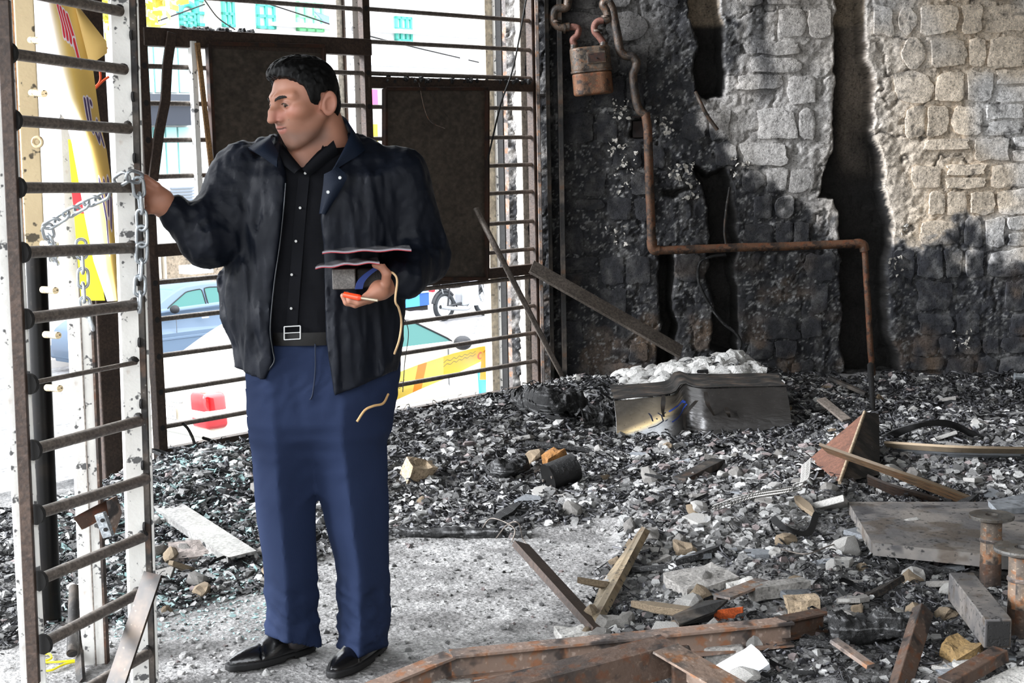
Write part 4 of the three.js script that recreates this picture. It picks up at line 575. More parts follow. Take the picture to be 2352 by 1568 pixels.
  const bx = thing('metal_box', 'small grey square metal box with a blue strap in the hand of the man', 'box'); { const a = K(762, 618, .26), b = K(817, 664, .26), w = b.x - a.x, h = a.y - b.y; const g = new RoundedBoxGeometry(w, h, .1, 2, .003).translate(a.x + w / 2, b.y + h / 2, a.z - .05); part(bx, 'case', uvBox(g), mat(0x6e6a66, .55, { map: rep(T.dust, 6), metalness: .2 })); part(bx, 'back_half', uvBox(new RoundedBoxGeometry(.085, h * .94, .09, 2, .006).translate(b.x + .044, b.y + h / 2, a.z - .06)), M.black);
    part(bx, 'strap', gridSheet(16, 3, (u, v) => { const p = K(mix(815, 862, u), mix(664, 612, Math.sqrt(u)), .267); p.z -= v * .006; p.x += v * .02; return p; }, .002), mat(0x17306e, .6)); } anchor(bx);
  const sd = thing('screwdriver', 'orange-handled screwdriver lying across the fingers of the man', 'screwdriver'); part(sd, 'handle', merge(rod(K(790, 676, .275), K(824, 683, .285), .0078, 14, .0085), rod(K(824, 683, .285), K(830, 684, .287), .0095, 14, .006)), phys(0xe0451c, .35, { clearcoat: .4 })); part(sd, 'shaft', rod(K(829, 684, .287), K(868, 690, .295), .0042, 12), mat(0xb8aa94, .35, { metalness: .6 })); anchor(sd);
  const cb = thing('cable', 'cream cable hanging from the hand of the man', 'cable'); part(cb, 'upper_length', tube([[890, 624, .26], [904, 628, .27], [912, 645, .27], [908, 690, .26], [916, 708, .24], [922, 740, .2], [917, 780, .18], [906, 812, .13]].map((q) => K(...q)), .0032, 70, 8), mat(0xc7a77e, .55)); part(cb, 'lower_length', tube([[892, 905, .1], [880, 926, .13], [858, 932, .15], [838, 942, .16], [820, 968, .17]].map((q) => K(...q)), .0036, 40, 8), mat(0xb08d5e, .55)); part(cb, 'loose_thread', tube([[920, 716, .2], [938, 760, .2], [930, 830, .2], [925, 900, .2]].map((q) => K(...q)), .0012, 30, 5), M.black); anchor(cb);
}
// ================================================================ gas meter and pipes on the wall
{
  const wz = WALL + .09, w = (x, y, d = 0) => hitZ(x, y, wz + d);
  const t = thing('gas_meter', 'rusty grey gas meter hanging by two pipes on the sooty wall', 'gas meter');
  const galv = mat(0xa39c92, .5, { map: rep(T.rust, 5), bumpMap: rep(B.fine, 6), bumpScale: .001, metalness: .2 }), rustRed = mat(0x86584a, .75, { map: rep(T.dust, 5) }), meterTop = mat(0xb9b2a4, .55, { map: rep(T.rust, 6), metalness: .15 }), meterLow = mat(0xc89a70, .7, { map: rep(T.rust, 4), bumpMap: rep(B.fine, 5), bumpScale: .001 });
  const a = w(1359, 165), m = new THREE.Matrix4().makeRotationZ(.08).setPosition(a.x, a.y, wz), px = 8.81 / FOCAL;
  const body = (wd, h, dp, y, r) => { const s = new THREE.Shape(), W2 = wd / 2, D2 = dp / 2; s.moveTo(-W2 + D2, -D2).lineTo(W2 - D2, -D2).absarc(W2 - D2, 0, D2, -Math.PI / 2, Math.PI / 2).lineTo(-W2 + D2, D2).absarc(-W2 + D2, 0, D2, Math.PI / 2, Math.PI * 1.5); const g = new THREE.ExtrudeGeometry(s, { depth: h - 2 * r, bevelEnabled: true, bevelSize: r, bevelThickness: r, bevelSegments: 3, curveSegments: 10 }); g.rotateX(-Math.PI / 2).translate(0, y + r, 0); return uvBox(g).applyMatrix4(m); };
  part(t, 'upper_case', body(82 * px, 54 * px, .11, 2 * px, .012), meterTop, 'pale grey weathered upper case'); part(t, 'lower_case', body(78 * px, 52 * px, .105, -52 * px, .016), meterLow, 'orange rusted lower case'); part(t, 'flange', body(92 * px, 6 * px, .13, -1 * px, .004), galv);
  const dial = part(t, 'dial_frame', uvBox(new RoundedBoxGeometry(42 * px, 26 * px, .012, 1, .003).translate(12 * px, 30 * px, .068).applyMatrix4(m)), meterTop); part(dial, 'dial_face', uvBox(new THREE.BoxGeometry(35 * px, 19 * px, .004).translate(12 * px, 30 * px, .0755).applyMatrix4(m)), mat(0x6a4630, .8, { map: rep(T.rust, 8) })); part(dial, 'bolt', rod(V(12 * px, 28 * px, .076).applyMatrix4(m), V(12 * px, 28 * px, .083).applyMatrix4(m), .005, 10), M.black);
  for (const [x, y] of [[1318, 108], [1386, 101]]) part(t, 'union_nut', rod(w(x, y + 9), w(x + 1, y - 5), .026, 6), galv);
  const pipe = (pts, r, m2, name = 'pipe', par = t, seg = 60) => part(par, name, tube(pts.map((q) => w(...q)), r, seg, 12), m2);
  pipe([[1320, 104], [1316, 92], [1326, 80], [1328, 66], [1318, 62], [1308, 62]], .02, rustRed); pipe([[1386, 98], [1376, 84], [1366, 72], [1366, 58], [1374, 49], [1386, 47]], .02, rustRed); pipe([[1308, 62], [1286, 62], [1273, 50], [1272, 30], [1280, 20], [1298, 18], [1304, 6], [1305, -40]], .026, galv); pipe([[1386, 47], [1396, 42], [1394, 26], [1386, 12], [1390, 4], [1398, 4]], .026, galv);
  for (const [x, y, x2, y2] of [[1270, 48, 1286, 50], [1296, 60, 1297, 70], [1364, 70, 1380, 71], [1384, 36, 1400, 40]]) { const c = w((x + x2) / 2, (y + y2) / 2), d = Math.abs(x - x2) > 6 ? V(0, .006, 0) : V(.006, 0, 0); part(t, 'collar', rod(c.clone().sub(d), c.clone().add(d), .031, 14), galv); }
  anchor(t);
  const g = thing('gas_pipe', 'long rusty gas pipe running down the wall and across to the right', 'pipe'), rustP = mat(0xb08a68, .7, { map: rep(T.rust, 4), bumpMap: rep(B.fine, 5), bumpScale: .001 }), greyP = mat(0x8d857a, .6, { map: rep(T.rust, 5), bumpMap: rep(B.fine, 5), bumpScale: .0015 });
  const gp = (n, pts, r, m2, seg) => part(g, n, tube(pts.map((q) => w(...q)), r, seg, 12, false, .2), m2);
  gp('grey_run', [[1398, 4], [1406, 20], [1412, 50], [1418, 80], [1424, 116], [1436, 128], [1452, 130], [1462, 142], [1460, 156], [1454, 170], [1456, 200], [1462, 235], [1470, 255], [1482, 262]], .0255, greyP, 110); gp('rust_run', [[1482, 258], [1488, 300], [1491, 400], [1495, 500], [1497, 556]], .0265, rustP, 60); gp('cross_run', [[1508, 575], [1600, 572], [1700, 568], [1800, 566], [1900, 562], [1970, 559]], .0255, rustP, 60); gp('down_run', [[1986, 572], [1990, 640], [1995, 720], [1999, 800], [2004, 850], [2006, 905]], .019, rustP, 60); gp('elbow', [[1497, 550], [1498, 566], [1503, 574], [1514, 575]], .031, rustP, 24); gp('elbow', [[1962, 560], [1974, 559], [1983, 563], [1986, 576]], .029, rustP, 24);
  anchor(g);
  solo('conduit', tube([[1598, 212, -.1], [1610, 238, -.04], [1626, 268, -.05], [1648, 298, -.06]].map((q) => w(...q)), .012, 24, 8), greyP, 'short bent conduit sticking out under the upper hollow in the wall', 'conduit');
  solo('burnt_cable', tube([[1676, 430, -.1], [1668, 480, -.08], [1664, 530, -.06], [1668, 565, -.05]].map((q) => w(...q)), .0075, 30, 8), M.soot, 'burnt cable hanging inside the middle chase above the pipe', 'cable');
  solo('burnt_cable', tube([[1668, 584, -.03], [1630, 590, -.05], [1606, 606, -.05], [1606, 650, -.05], [1630, 700, -.06], [1660, 740, -.07], [1690, 765, -.06], [1702, 790, -.05], [1690, 820, -.05]].map((q) => w(...q)), .009, 60, 8), M.char, 'frayed black cable drooping from the pipe across the middle chase', 'cable');
  solo('junction_box', merge(rod(w(1452, 269, -.06), w(1480, 268, -.06), .006, 8), uvBox(new RoundedBoxGeometry(.09, .1, .03, 1, .004).translate(...w(1470, 297, -.14).toArray()))), mat(0x3a2418, .8, { map: rep(T.rust, 4) }), 'rusty junction box sunk in a square hole behind the pipe', 'junction box');
  const fl = rng(88), flakes = thing('plaster_flakes', 'white curling paint flakes clinging to the sooty wall under the meter', 'paint flakes'); flakes.userData.kind = 'stuff'; const fg = [];
  for (let i = 0; i < 260; i++) { const c = [[1430, 250], [1510, 290], [1540, 300], [1420, 340], [1440, 370], [1560, 400], [1580, 390], [1430, 420], [1415, 540], [1590, 440], [2060, 530], [2050, 610], [2210, 780], [1700, 380]][Math.floor(fl() * 14)], q = w(c[0] + (fl() - .5) * 46, c[1] + (fl() - .5) * 46, -.075); if (holeDepth(q.x, q.y) > .005) continue; const s = rr(.003, .013, fl); fg.push(rough(new THREE.CylinderGeometry(s, s * .8, .003, 6).scale(rr(.5, 1, fl), 1, rr(.6, 1.4, fl)).rotateX(Math.PI / 2 + rr(-.4, .4, fl)).rotateZ(rr(0, 6, fl)).translate(q.x, q.y, q.z), .02, 70, i)); }
  part(flakes, 'flake', merge(fg), mat(0xb4b0a8, .9)); flakes.children[0].userData.kind = 'stuff'; anchor(flakes);
}
// ================================================================ large pieces of wreckage
const G = (px, py, h = 0) => { let p = hitY(px, py, h); for (let i = 0; i < 6; i++) p = hitY(px, py, floorY(p.x, p.z) + h); return p; };
{
  // sheet-metal drum, crushed, with a scrawl in blue and black
  const cv = document.createElement('canvas'); cv.width = 1024; cv.height = 512; const c = cv.getContext('2d'); c.fillStyle = '#262422'; c.fillRect(0, 0, 1024, 512);
  let g = c.createLinearGradient(0, 120, 260, 520); g.addColorStop(0, '#3a3630'); g.addColorStop(.3, '#6c6252'); g.addColorStop(.4, '#e6cc98'); g.addColorStop(.48, '#b9bcbe'); g.addColorStop(.75, '#f4f6f7'); g.addColorStop(1, '#d0d2d3'); c.fillStyle = g; c.beginPath(); c.moveTo(0, 0); c.lineTo(400, 0); c.lineTo(430, 200); c.lineTo(380, 512); c.lineTo(0, 512); c.fill(); const dk = c.createLinearGradient(230, 0, 430, 0); dk.addColorStop(0, 'rgba(38,36,34,0)'); dk.addColorStop(1, '#262422'); c.fillStyle = dk; c.fillRect(230, 0, 220, 512);
  for (let i = 0; i < 400; i++) { c.fillStyle = `rgba(${i % 3 ? 20 : 110},${i % 3 ? 18 : 100},${i % 3 ? 16 : 88},.35)`; c.fillRect(R() * 1024, R() * 512, 1 + R() * 5, 1 + R() * 10); }
  const pen = (col, w, pts) => { c.strokeStyle = col; c.lineWidth = w; c.lineCap = c.lineJoin = 'round'; c.beginPath(); c.moveTo(...pts[0]); for (let i = 1; i < pts.length; i++) c.lineTo(...pts[i]); c.stroke(); };
  pen('#161b2c', 9, [[196, 130], [206, 150], [214, 196]]); pen('#161b2c', 9, [[238, 176], [240, 180]]); pen('#161b2c', 8, [[250, 130], [268, 150], [292, 128], [268, 152], [276, 200], [236, 240], [188, 262]]); pen('#161b2c', 7, [[290, 200], [300, 190]]);
  pen('#27408f', 12, [[318, 120], [360, 98], [404, 100], [420, 122]]); pen('#27408f', 10, [[330, 212], [380, 180], [428, 140]]);
  const t = new THREE.CanvasTexture(cv); t.colorSpace = THREE.SRGBColorSpace;
  const d = thing('metal_drum', 'crushed dark sheet-metal cabinet lying in the rubble, scrawled in blue and black', 'metal cabinet'), Zf = -7.55, dm = mat(0xffffff, .42, { map: t, bumpMap: rep(B.wrinkle, 2), bumpScale: .003, metalness: .05 });
  const f = (u, v) => { const x = mix(1409, 1802, u), yt = u < .36 ? mix(917, 904, u / .36) : u < .44 ? mix(904, 890, (u - .36) / .08) : mix(890, 885, (u - .44) / .56), yb = mix(1012, 1026, u) + 6 * Math.sin(u * 3); const p = hitZ(x, mix(yb, yt, v), Zf), bulge = .13 * Math.sin(Math.PI * clamp(1 - v * .9, 0, 1)) * (1 - .25 * u) - .09 * Math.exp(-(((u - .42) / .06) ** 2)) + .02 * fbm(u * 6, v * 4, 2, 3); p.z += bulge + .16 * (1 - v); p.y += .02 * Math.exp(-(((u - .41) / .03) ** 2)) * v; return p; };
  part(d, 'front_sheet', gridSheet(60, 24, f, .006), dm); const lid = (u, v) => { const p = f(u, 1); p.z -= v * .32; p.y += .015 * v + .012 * fbm(u * 9, v * 5, 7, 2); return p; }; part(d, 'top_sheet', gridSheet(30, 8, (u, v) => lid(1 - u, v), .005), M.soot); part(d, 'side_sheet', gridSheet(8, 8, (u, v) => { const p = f(1, v); p.z -= u * .3; return p; }, .005), M.black);
  const st = (pts) => part(d, 'torn_strip', gridSheet(3, 30, (u, v) => { const q = along2(pts, v); const p = hitZ(q[0] + (u - .5) * 8 * (1 + .4 * Math.sin(v * 14)), q[1], Zf + .17 + .02 * Math.sin(v * 9)); return p; }, .002), mat(0xa39a8c, .5, { map: rep(T.soot, 2) })); const along2 = (P, v) => { const k = v * (P.length - 1), i = Math.min(P.length - 2, Math.floor(k)); return [mix(P[i][0], P[i + 1][0], k - i), mix(P[i][1], P[i + 1][1], k - i)]; };
  st([[1524, 908], [1522, 945], [1530, 980], [1546, 1005], [1556, 1018]]); st([[1600, 920], [1572, 950], [1572, 980], [1590, 1010], [1624, 1026], [1628, 1040]]); st([[1620, 900], [1626, 930], [1650, 970], [1680, 1005], [1700, 1030], [1714, 1052]]); st([[1668, 936], [1680, 970], [1688, 1004]]); anchor(d);
}
{ // steel sections in the foreground
  const up = V(0, 1, 0), I = (w, h, t) => [[-w, -h], [w, -h], [w, -h + t], [t / 2, -h + t], [t / 2, h - t], [w, h - t], [w, h], [-w, h], [-w, h - t], [-t / 2, h - t], [-t / 2, -h + t], [-w, -h + t]];
  const bm = thing('steel_beam', 'long rusty I-beam lying across the foreground debris', 'steel beam'), bA = hitY(1036, 1528, .11), bB = hitY(1815, 1450, .11), bC = hitY(800, 1625, .07), bMat = mat(0xf0e4dc, .7, { map: rep(T.rust, 1.8), bumpMap: rep(B.fine, 3), bumpScale: .002 }); part(bm, 'section', profile(I(.03, .036, .007), bA, bB, up), bMat); part(bm, 'bent_end', profile(I(.03, .034, .007), bC, bA, up), bMat); part(bm, 'stub', profile(I(.026, .03, .006), bB.clone().add(V(-.03, .008, .0)), hitY(1890, 1424, .11), up), M.rustDark); part(bm, 'rest_block', uvBox(new RoundedBoxGeometry(.12, .12, .1, 1, .01).translate(bB.x - .2, .03, bB.z + .02)), M.ash); part(bm, 'rest_block', uvBox(new RoundedBoxGeometry(.12, .12, .1, 1, .01).translate(bA.x, .02, bA.z)), M.ash); anchor(bm);
  const fr = thing('welded_angle_steel', 'rusty corner of a welded angle-steel frame at the bottom of the picture', 'steel frame'), k = hitY(1552, 1478, .36), l = hitY(1120, 1590, .32), r = hitY(1800, 1620, .3); const ang = (w, t) => [[-t, 0], [w, 0], [w, -t], [0, -t], [0, -w], [-t, -w]]; const frM = mat(0xf0e8e0, .55, { map: rep(T.rust, 2.4), bumpMap: rep(B.fine, 3), bumpScale: .002, metalness: .2 });
  part(fr, 'rail', profile(ang(.075, .006), l.clone().lerp(k, -.3), k, up), M.rustDark); part(fr, 'rail', profile(ang(.075, .006).map(([x, y]) => [-x, y]), k, r, up), frM); part(fr, 'leg', bar(k.clone().add(V(.01, -.01, 0)), V(k.x + .03, .02, k.z), .05, .05, V(0, 0, 1)), M.rustDark); part(fr, 'leg', bar(l.clone(), V(l.x, .02, l.z), .05, .05, V(0, 0, 1)), M.rustDark); part(fr, 'leg', bar(r.clone(), V(r.x, .02, r.z), .05, .05, V(0, 0, 1)), M.rustDark); anchor(fr);
  const ua = G(2060, 1600), ub = hitZ(2120, 1402, ua.z - .28); solo('square_tube', merge(bar(ua, ub, .05, .04, V(0, 0, 1), .1)), M.rustDark, 'open square steel tube standing slanted among the debris', 'steel tube');
  const ba = G(1198, 1245, .13), bb = G(1382, 1446, .02); solo('bent_channel', profile([[-.03, 0], [.03, 0], [.03, -.022], [.026, -.022], [.026, -.004], [-.026, -.004], [-.026, -.022], [-.03, -.022]], ba, bb, V(.5, .8, .35)), M.brownSteel, 'dark metal channel leaning over the ash path towards the beam', 'metal channel');
  const pl = [[1474, 1208, .07], [1482, 1212, .07], [1420, 1330, .05], [1352, 1456, .02], [1338, 1452, .02], [1380, 1340, .03]].map((q) => G(...q)); solo('split_plank', prism(pl, V(.02, -.018, -.02)), mat(0xcdbd9f, .75, { map: rep(T.stain, 1.4) }), 'pale split plank pointing up from the beam, ash-dusted', 'plank');
  const al = G(222, 1050, .05), al2 = G(556, 1272, .04); solo('aluminium_profile', merge(profile([[-.055, 0], [.055, 0], [.055, -.03], [.045, -.03], [.045, -.012], [.02, -.012], [.02, -.006], [.012, -.006], [.012, -.012], [-.02, -.012], [-.02, -.006], [-.03, -.006], [-.03, -.012], [-.045, -.012], [-.045, -.03], [-.055, -.03]], al, al2, V(.1, 1, .35))), mat(0xb4b2ae, .4, { map: rep(T.dust, 2), metalness: .4 }), 'grooved pale aluminium frame profile lying behind the front gate', 'aluminium profile');
  const ta = G(2207, 1345, .1), tb = G(2292, 1455, .1); const sq = thing('square_tube', 'thick grey square tube lying by the flanged pipes', 'steel tube'); part(sq, 'tube', bar(ta, tb, .075, .085, undefined, .06), mat(0xa4a4a6, .55, { map: rep(T.stain, 2) })); part(sq, 'open_end', bar(tb, tb.clone().lerp(ta, -.01), .062, .072, undefined, .05), M.black); anchor(sq);
  const strip3 = (name, label, pts, w, t, m, cat = 'metal strip') => { const P = pts.map((q) => G(...q)), c = new THREE.CatmullRomCurve3(P); return solo(name, gridSheet(2, 30, (u, v) => { const p = c.getPointAt(v), tn = c.getTangentAt(v), s = V(-tn.z, 0, tn.x).normalize(); return p.addScaledVector(s, (u - .5) * w).add(V(0, (u - .5) * w * .8, 0)); }, t), m, label, cat); };
  strip3('angle_iron', 'long rusty yellowish angle iron slanting down to the right', [[1894, 1026, .13], [2060, 1085, .1], [2240, 1152, .03]], .055, .012, mat(0xd8c29c, .65, { map: rep(T.rust, 2.4) })); strip3('flat_strip', 'short grey flat strip below the long angle iron', [[1994, 1098, .06], [2060, 1125, .05], [2150, 1152, .01]], .06, .01, mat(0x9a9088, .7, { map: rep(T.rust, 3) }));
  strip3('long_lath', 'long pale metal lath lying across the debris at far right', [[2036, 1018, .07], [2200, 1028, .06], [2400, 1032, .05]], .035, .012, M.tan, 'lath'); strip3('long_lath', 'second long metal lath lying just behind the slab at right', [[2060, 1030, .02], [2200, 1042, .03], [2400, 1048, .03]], .03, .01, M.slate, 'lath');
  strip3('bent_hoop', 'dark bent hoop arching over the char at right', [[2030, 1005, .01], [2110, 975, .09], [2180, 972, .1], [2260, 1010, .01]], .04, .006, M.charBlack, 'hoop'); strip3('curled_strap', 'thin black strap curled on the grey rubble', [[1876, 1180, .03], [1850, 1225, .03], [1800, 1210, .07], [1772, 1190, .06], [1775, 1210, .03], [1800, 1245, .02]], .02, .003, M.charBlack, 'strap');
  { const P = [[1636, 1168, .03], [1720, 1140, .06], [1820, 1122, .06], [1842, 1112, .07], [1852, 1060, .12]].map((q) => G(...q)), c = new THREE.CatmullRomCurve3(P); const pt = thing('perforated_strap', 'perforated pale metal strap snaking over the grey rubble', 'perforated strap'), f = (o, w) => (u, v) => { const p = c.getPointAt(v), tn = c.getTangentAt(v), s = V(-tn.z, 0, tn.x).normalize(); return p.addScaledVector(s, o + (u - .5) * w).add(V(0, (o + (u - .5) * w) * .9, 0)); }; for (const o of [-.016, 0, .016]) part(pt, 'rib', gridSheet(1, 60, f(o, .005), .002), M.pale); for (let i = 0; i < 46; i++) { const v = (i + .5) / 46, q = f(0, .036); part(pt, 'web', rod(q(0, v), q(1, Math.min(1, v + .006)), .0022, 5), M.pale); } anchor(pt); }
  const tri = thing('folded_plate', 'folded rusty triangular plate standing on edge in the rubble', 'metal plate'); { const p = [[1856, 1052, .02], [1985, 945, .24], [1962, 1000, .1], [1880, 1050, .02]].map((q) => G(...q)), apex = hitZ(1986, 946, G(1930, 1040).z), b0 = G(1858, 1054, .02), b1 = G(1928, 1108, .01), b2 = G(2020, 1090, .02); part(tri, 'rust_face', prism([apex, b0, b1], V(.004, 0, -.006)), mat(0x7d5442, .75, { map: rep(T.dust, 3) })); part(tri, 'dark_face', prism([apex.clone().add(V(.004, 0, 0)), b1, b2, apex.clone().add(V(.09, -.03, -.1))], V(.004, 0, -.006)), M.soot); part(tri, 'edge', rod(apex, b1, .008, 8), M.tan); anchor(tri); }
  // thick slab at right and the flanged pipes in front of it
  const S1 = [[1948, 1152], [2400, 1152], [2420, 1288], [2004, 1246], [1990, 1222]].map(([x, y]) => hitY(x, y, .13)); const sl = thing('table_slab', 'large scorched grey slab lying flat at the right edge', 'slab'); part(sl, 'slab', prism(S1, V(0, -.045, 0)), mat(0xb4b4b6, .6, { map: rep(T.stain, 1.2), bumpMap: rep(B.fine, 2), bumpScale: .002 })); for (const [x, y] of [[1975, 1175], [2300, 1170], [2040, 1240], [2380, 1270]]) { const p = hitY(x, y, .08); part(sl, 'debris_support', rough(new THREE.BoxGeometry(.08, .14, .07, 2, 2, 2).translate(p.x + .02, .02, p.z - .03), .04, 14, x), M.ash); } anchor(sl);
  const S2 = [[2270, 1150], [2420, 1118], [2430, 1160], [2290, 1170]].map(([x, y]) => hitY(x, y, .15)); solo('slate_sheet', prism(S2, V(0, -.02, 0)), M.slate, 'smaller blue-grey sheet on top of the slab corner at right', 'sheet');
  const flP = (px, top, bot, rad, label) => { const f = thing('flanged_pipe', label, 'flanged pipe'), b = G(px, bot, 0), tp = hitZ(px, top, b.z), h = tp.y - b.y, P = (pts, m2, n) => part(f, n, (() => { const q = uvBox(new THREE.LatheGeometry(pts.map((a) => new THREE.Vector2(a[0], a[1])), 32)); return toCreasedNormals(q.translate(b.x, b.y, b.z), .6); })(), m2); P([[rad * .55, h - .012], [rad * 2.1, h - .012], [rad * 2.15, h - .006], [rad * 2.1, h], [rad * .6, h], [rad * .55, h - .012]], mat(0x9a9a98, .6, { map: rep(T.stain, 4) }), 'flange'); P([[rad * .9, h - .2], [rad, h - .012]].map((a, i) => [rad, i ? h - .012 : h * .32]), mat(0xf6ead8, .6, { map: rep(T.rust, 4) }), 'painted_pipe'); P([[rad, -.05], [rad * 1.02, h * .33]], M.rustDark, 'burnt_pipe'); P([[rad, h * .62], [rad * 1.1, h * .63], [rad * 1.1, h * .66], [rad, h * .67]], M.rust, 'ring'); P([[rad, h * .9], [rad * 1.08, h * .91], [rad * 1.08, h * .94], [rad, h * .95]], M.rustDark, 'ring'); const hole = part(f, 'bore', rod(V(b.x, b.y + h - .03, b.z), V(b.x, b.y + h - .0105, b.z), rad * .75, 24), M.black); return anchor(f); };
  flP(2274, 1181, 1345, .034, 'rusty flanged pipe stub standing in front of the grey slab'); flP(2344, 1256, 1460, .038, 'nearer flanged pipe stub, cut off by the right edge of the picture');
  // burnt timber, blocks and boxes
  const lg = (pts, r, seed) => { const g = new THREE.TubeGeometry(new THREE.CatmullRomCurve3(pts), 60, r, 20, false), p = g.attributes.position, cen = new THREE.Box3().setFromBufferAttribute(p).getCenter(V(0, 0, 0)); for (let i = 0; i < p.count; i++) { const x = p.getX(i), y = p.getY(i), z = p.getZ(i), n = (fbm(x * 26, y * 34, z * 26 + seed, 4) - .5) * r * 2 + (Math.abs(fbm(x * 50, y * 50, z * 50, 2) - .5)) * r * .5; p.setXYZ(i, x + (x - cen.x) * 0, y + n, z + n * .7); } g.computeVertexNormals(); return uvBox(g); };
  solo('charred_log', lg([G(1905, 1452, .03), G(1975, 1440, .055), G(2050, 1440, .05), G(2120, 1456, .03)], .042, 3), mat(0xffffff, .85, { map: rep(T.char, 2.2), bumpMap: rep(B.lump, 6), bumpScale: .012 }), 'charred log with a pale ashen crust near the slanted tube', 'log'); solo('charred_log', lg([G(1200, 925, .0), G(1270, 932, .05), G(1330, 940, .02)], .075, 8), M.char, 'black charred lump under the corner post of the grille', 'log'); solo('charred_log', lg([G(1325, 975, .0), G(1365, 968, .05), G(1395, 975, .02)], .07, 12), M.char, 'round charred mass left of the crushed metal cabinet', 'log'); solo('charred_log', lg([G(880, 1225, .0), G(1040, 1222, .02), G(1210, 1232, .0)], .02, 18), M.char, 'flattened line of black char at the edge of the ash path', 'log'); solo('charred_log', lg([G(1125, 1080, .02), G(1160, 1078, .05), G(1200, 1072, .03)], .042, 21), M.char, 'short blackened log beside the burnt motor', 'log');
  const mo = thing('burnt_motor', 'burnt cylindrical motor with a round end cap in the rubble', 'motor'); { const a = G(1262, 1096, .06), b = G(1320, 1072, .06); part(mo, 'casing', rod(a, b, .062, 24), M.charBlack); part(mo, 'end_cap', rod(a.clone().lerp(b, -.06), a, .064, 24), mat(0x3a3c40, .5, { map: rep(T.soot, 4), metalness: .2 })); const n = a.clone().sub(b).normalize(), u2 = V(0, 1, 0), s2 = n.clone().cross(u2); for (let i = 0; i < 6; i++) { const q = a.clone().lerp(b, -.06).addScaledVector(u2, .045 * Math.cos(i)).addScaledVector(s2, .045 * Math.sin(i)); part(mo, 'bolt', rod(q, q.clone().addScaledVector(n, .006), .006, 8), M.steel); } anchor(mo); }
  const bk = (name, label, px, py, h, dims, rot, m2, cat, amp = .02) => { const p = G(px, py, h), g = rough(new THREE.BoxGeometry(...dims, 5, 4, 4), amp, 22, px); g.applyMatrix4(new THREE.Matrix4().makeRotationFromEuler(new THREE.Euler(...rot)).setPosition(p)); return solo(name, g, m2, label, cat); };
  bk('concrete_block', 'large beige broken brick beside the right leg of the man', 962, 1082, .04, [.13, .09, .07], [.5, .5, -.5], M.tan, 'brick', .03); bk('stone_block', 'tan stone block smeared with blue paint in front of the rubble', 1842, 1392, .03, [.1, .055, .06], [0, .1, .05], M.tan, 'stone block', .02); bk('brick_lump', 'yellowish broken brick lump by the slanted tube at bottom right', 2205, 1500, .04, [.085, .06, .08], [.2, .5, .1], mat(0x8a7046, .9, { map: rep(T.plaster, 4), bumpMap: rep(B.lump, 6), bumpScale: .005 }), 'brick', .03); bk('brick_lump', 'orange-brown brick fragment by the burnt motor', 1268, 1050, .06, [.09, .045, .07], [.1, .6, .3], mat(0x9a6a34, .9, { map: rep(T.plaster, 4) }), 'brick', .03); bk('foam_lump', 'white plaster lump at the foot of the dark channel', 1320, 1456, .015, [.1, .03, .07], [0, .3, 0], M.pale, 'plaster lump', .025); bk('timber_block', 'long pale block lying under the stone block with blue paint', 1790, 1352, .03, [.2, .045, .05], [0, .35, 0], M.ash, 'timber block', .012); bk('concrete_slab', 'grey broken concrete slab lying at the right of the gate in the ash', 440, 1268, .03, [.16, .03, .13], [.25, .3, -.1], mat(0x9a8f88, .9, { map: rep(T.plaster, 3), bumpMap: rep(B.lump, 4), bumpScale: .004 }), 'concrete slab', .015); bk('concrete_slab', 'flat round-edged concrete slab half buried right of the plank', 1610, 1335, .01, [.2, .04, .17], [.06, .4, .04], M.ash, 'concrete slab', .02); bk('foam_sheet', 'white foam board pieces at bottom behind the steel frame', 1700, 1535, .02, [.14, .025, .08], [.5, .5, .2], mat(0xc9ccd0, .85), 'foam board', .02); bk('cement_lump', 'white crumbly lump on the debris left of the slab', 1700, 1352, .02, [.09, .04, .06], [0, .2, .1], M.pale, 'plaster lump', .03);
  const rb = thing('rusty_box', 'open rusty sheet box with an orange side behind the beam', 'metal box'); { const q = (x, y, h) => G(x, y, h); part(rb, 'lid', prism([q(1546, 1412, .055), q(1620, 1378, .055), q(1672, 1376, .06), q(1640, 1404, .055), q(1560, 1432, .045)], V(0, -.008, 0)), M.soot); part(rb, 'front', prism([q(1546, 1412, .05), q(1562, 1434, .045), q(1560, 1438, .0), q(1546, 1420, 0)], V(.005, 0, -.004)), mat(0x8a4a36, .7, { map: rep(T.rust, 5) })); part(rb, 'orange_side', prism([q(1640, 1402, .055), q(1706, 1394, .055), q(1706, 1420, .01), q(1640, 1428, .01)], V(.003, 0, -.006)), mat(0xd0602c, .6, { map: rep(T.dust, 5) })); part(rb, 'inner_wall', prism([q(1562, 1434, .045), q(1640, 1404, .055), q(1640, 1426, .0), q(1562, 1438, 0)], V(0, 0, -.005)), M.black); anchor(rb); }
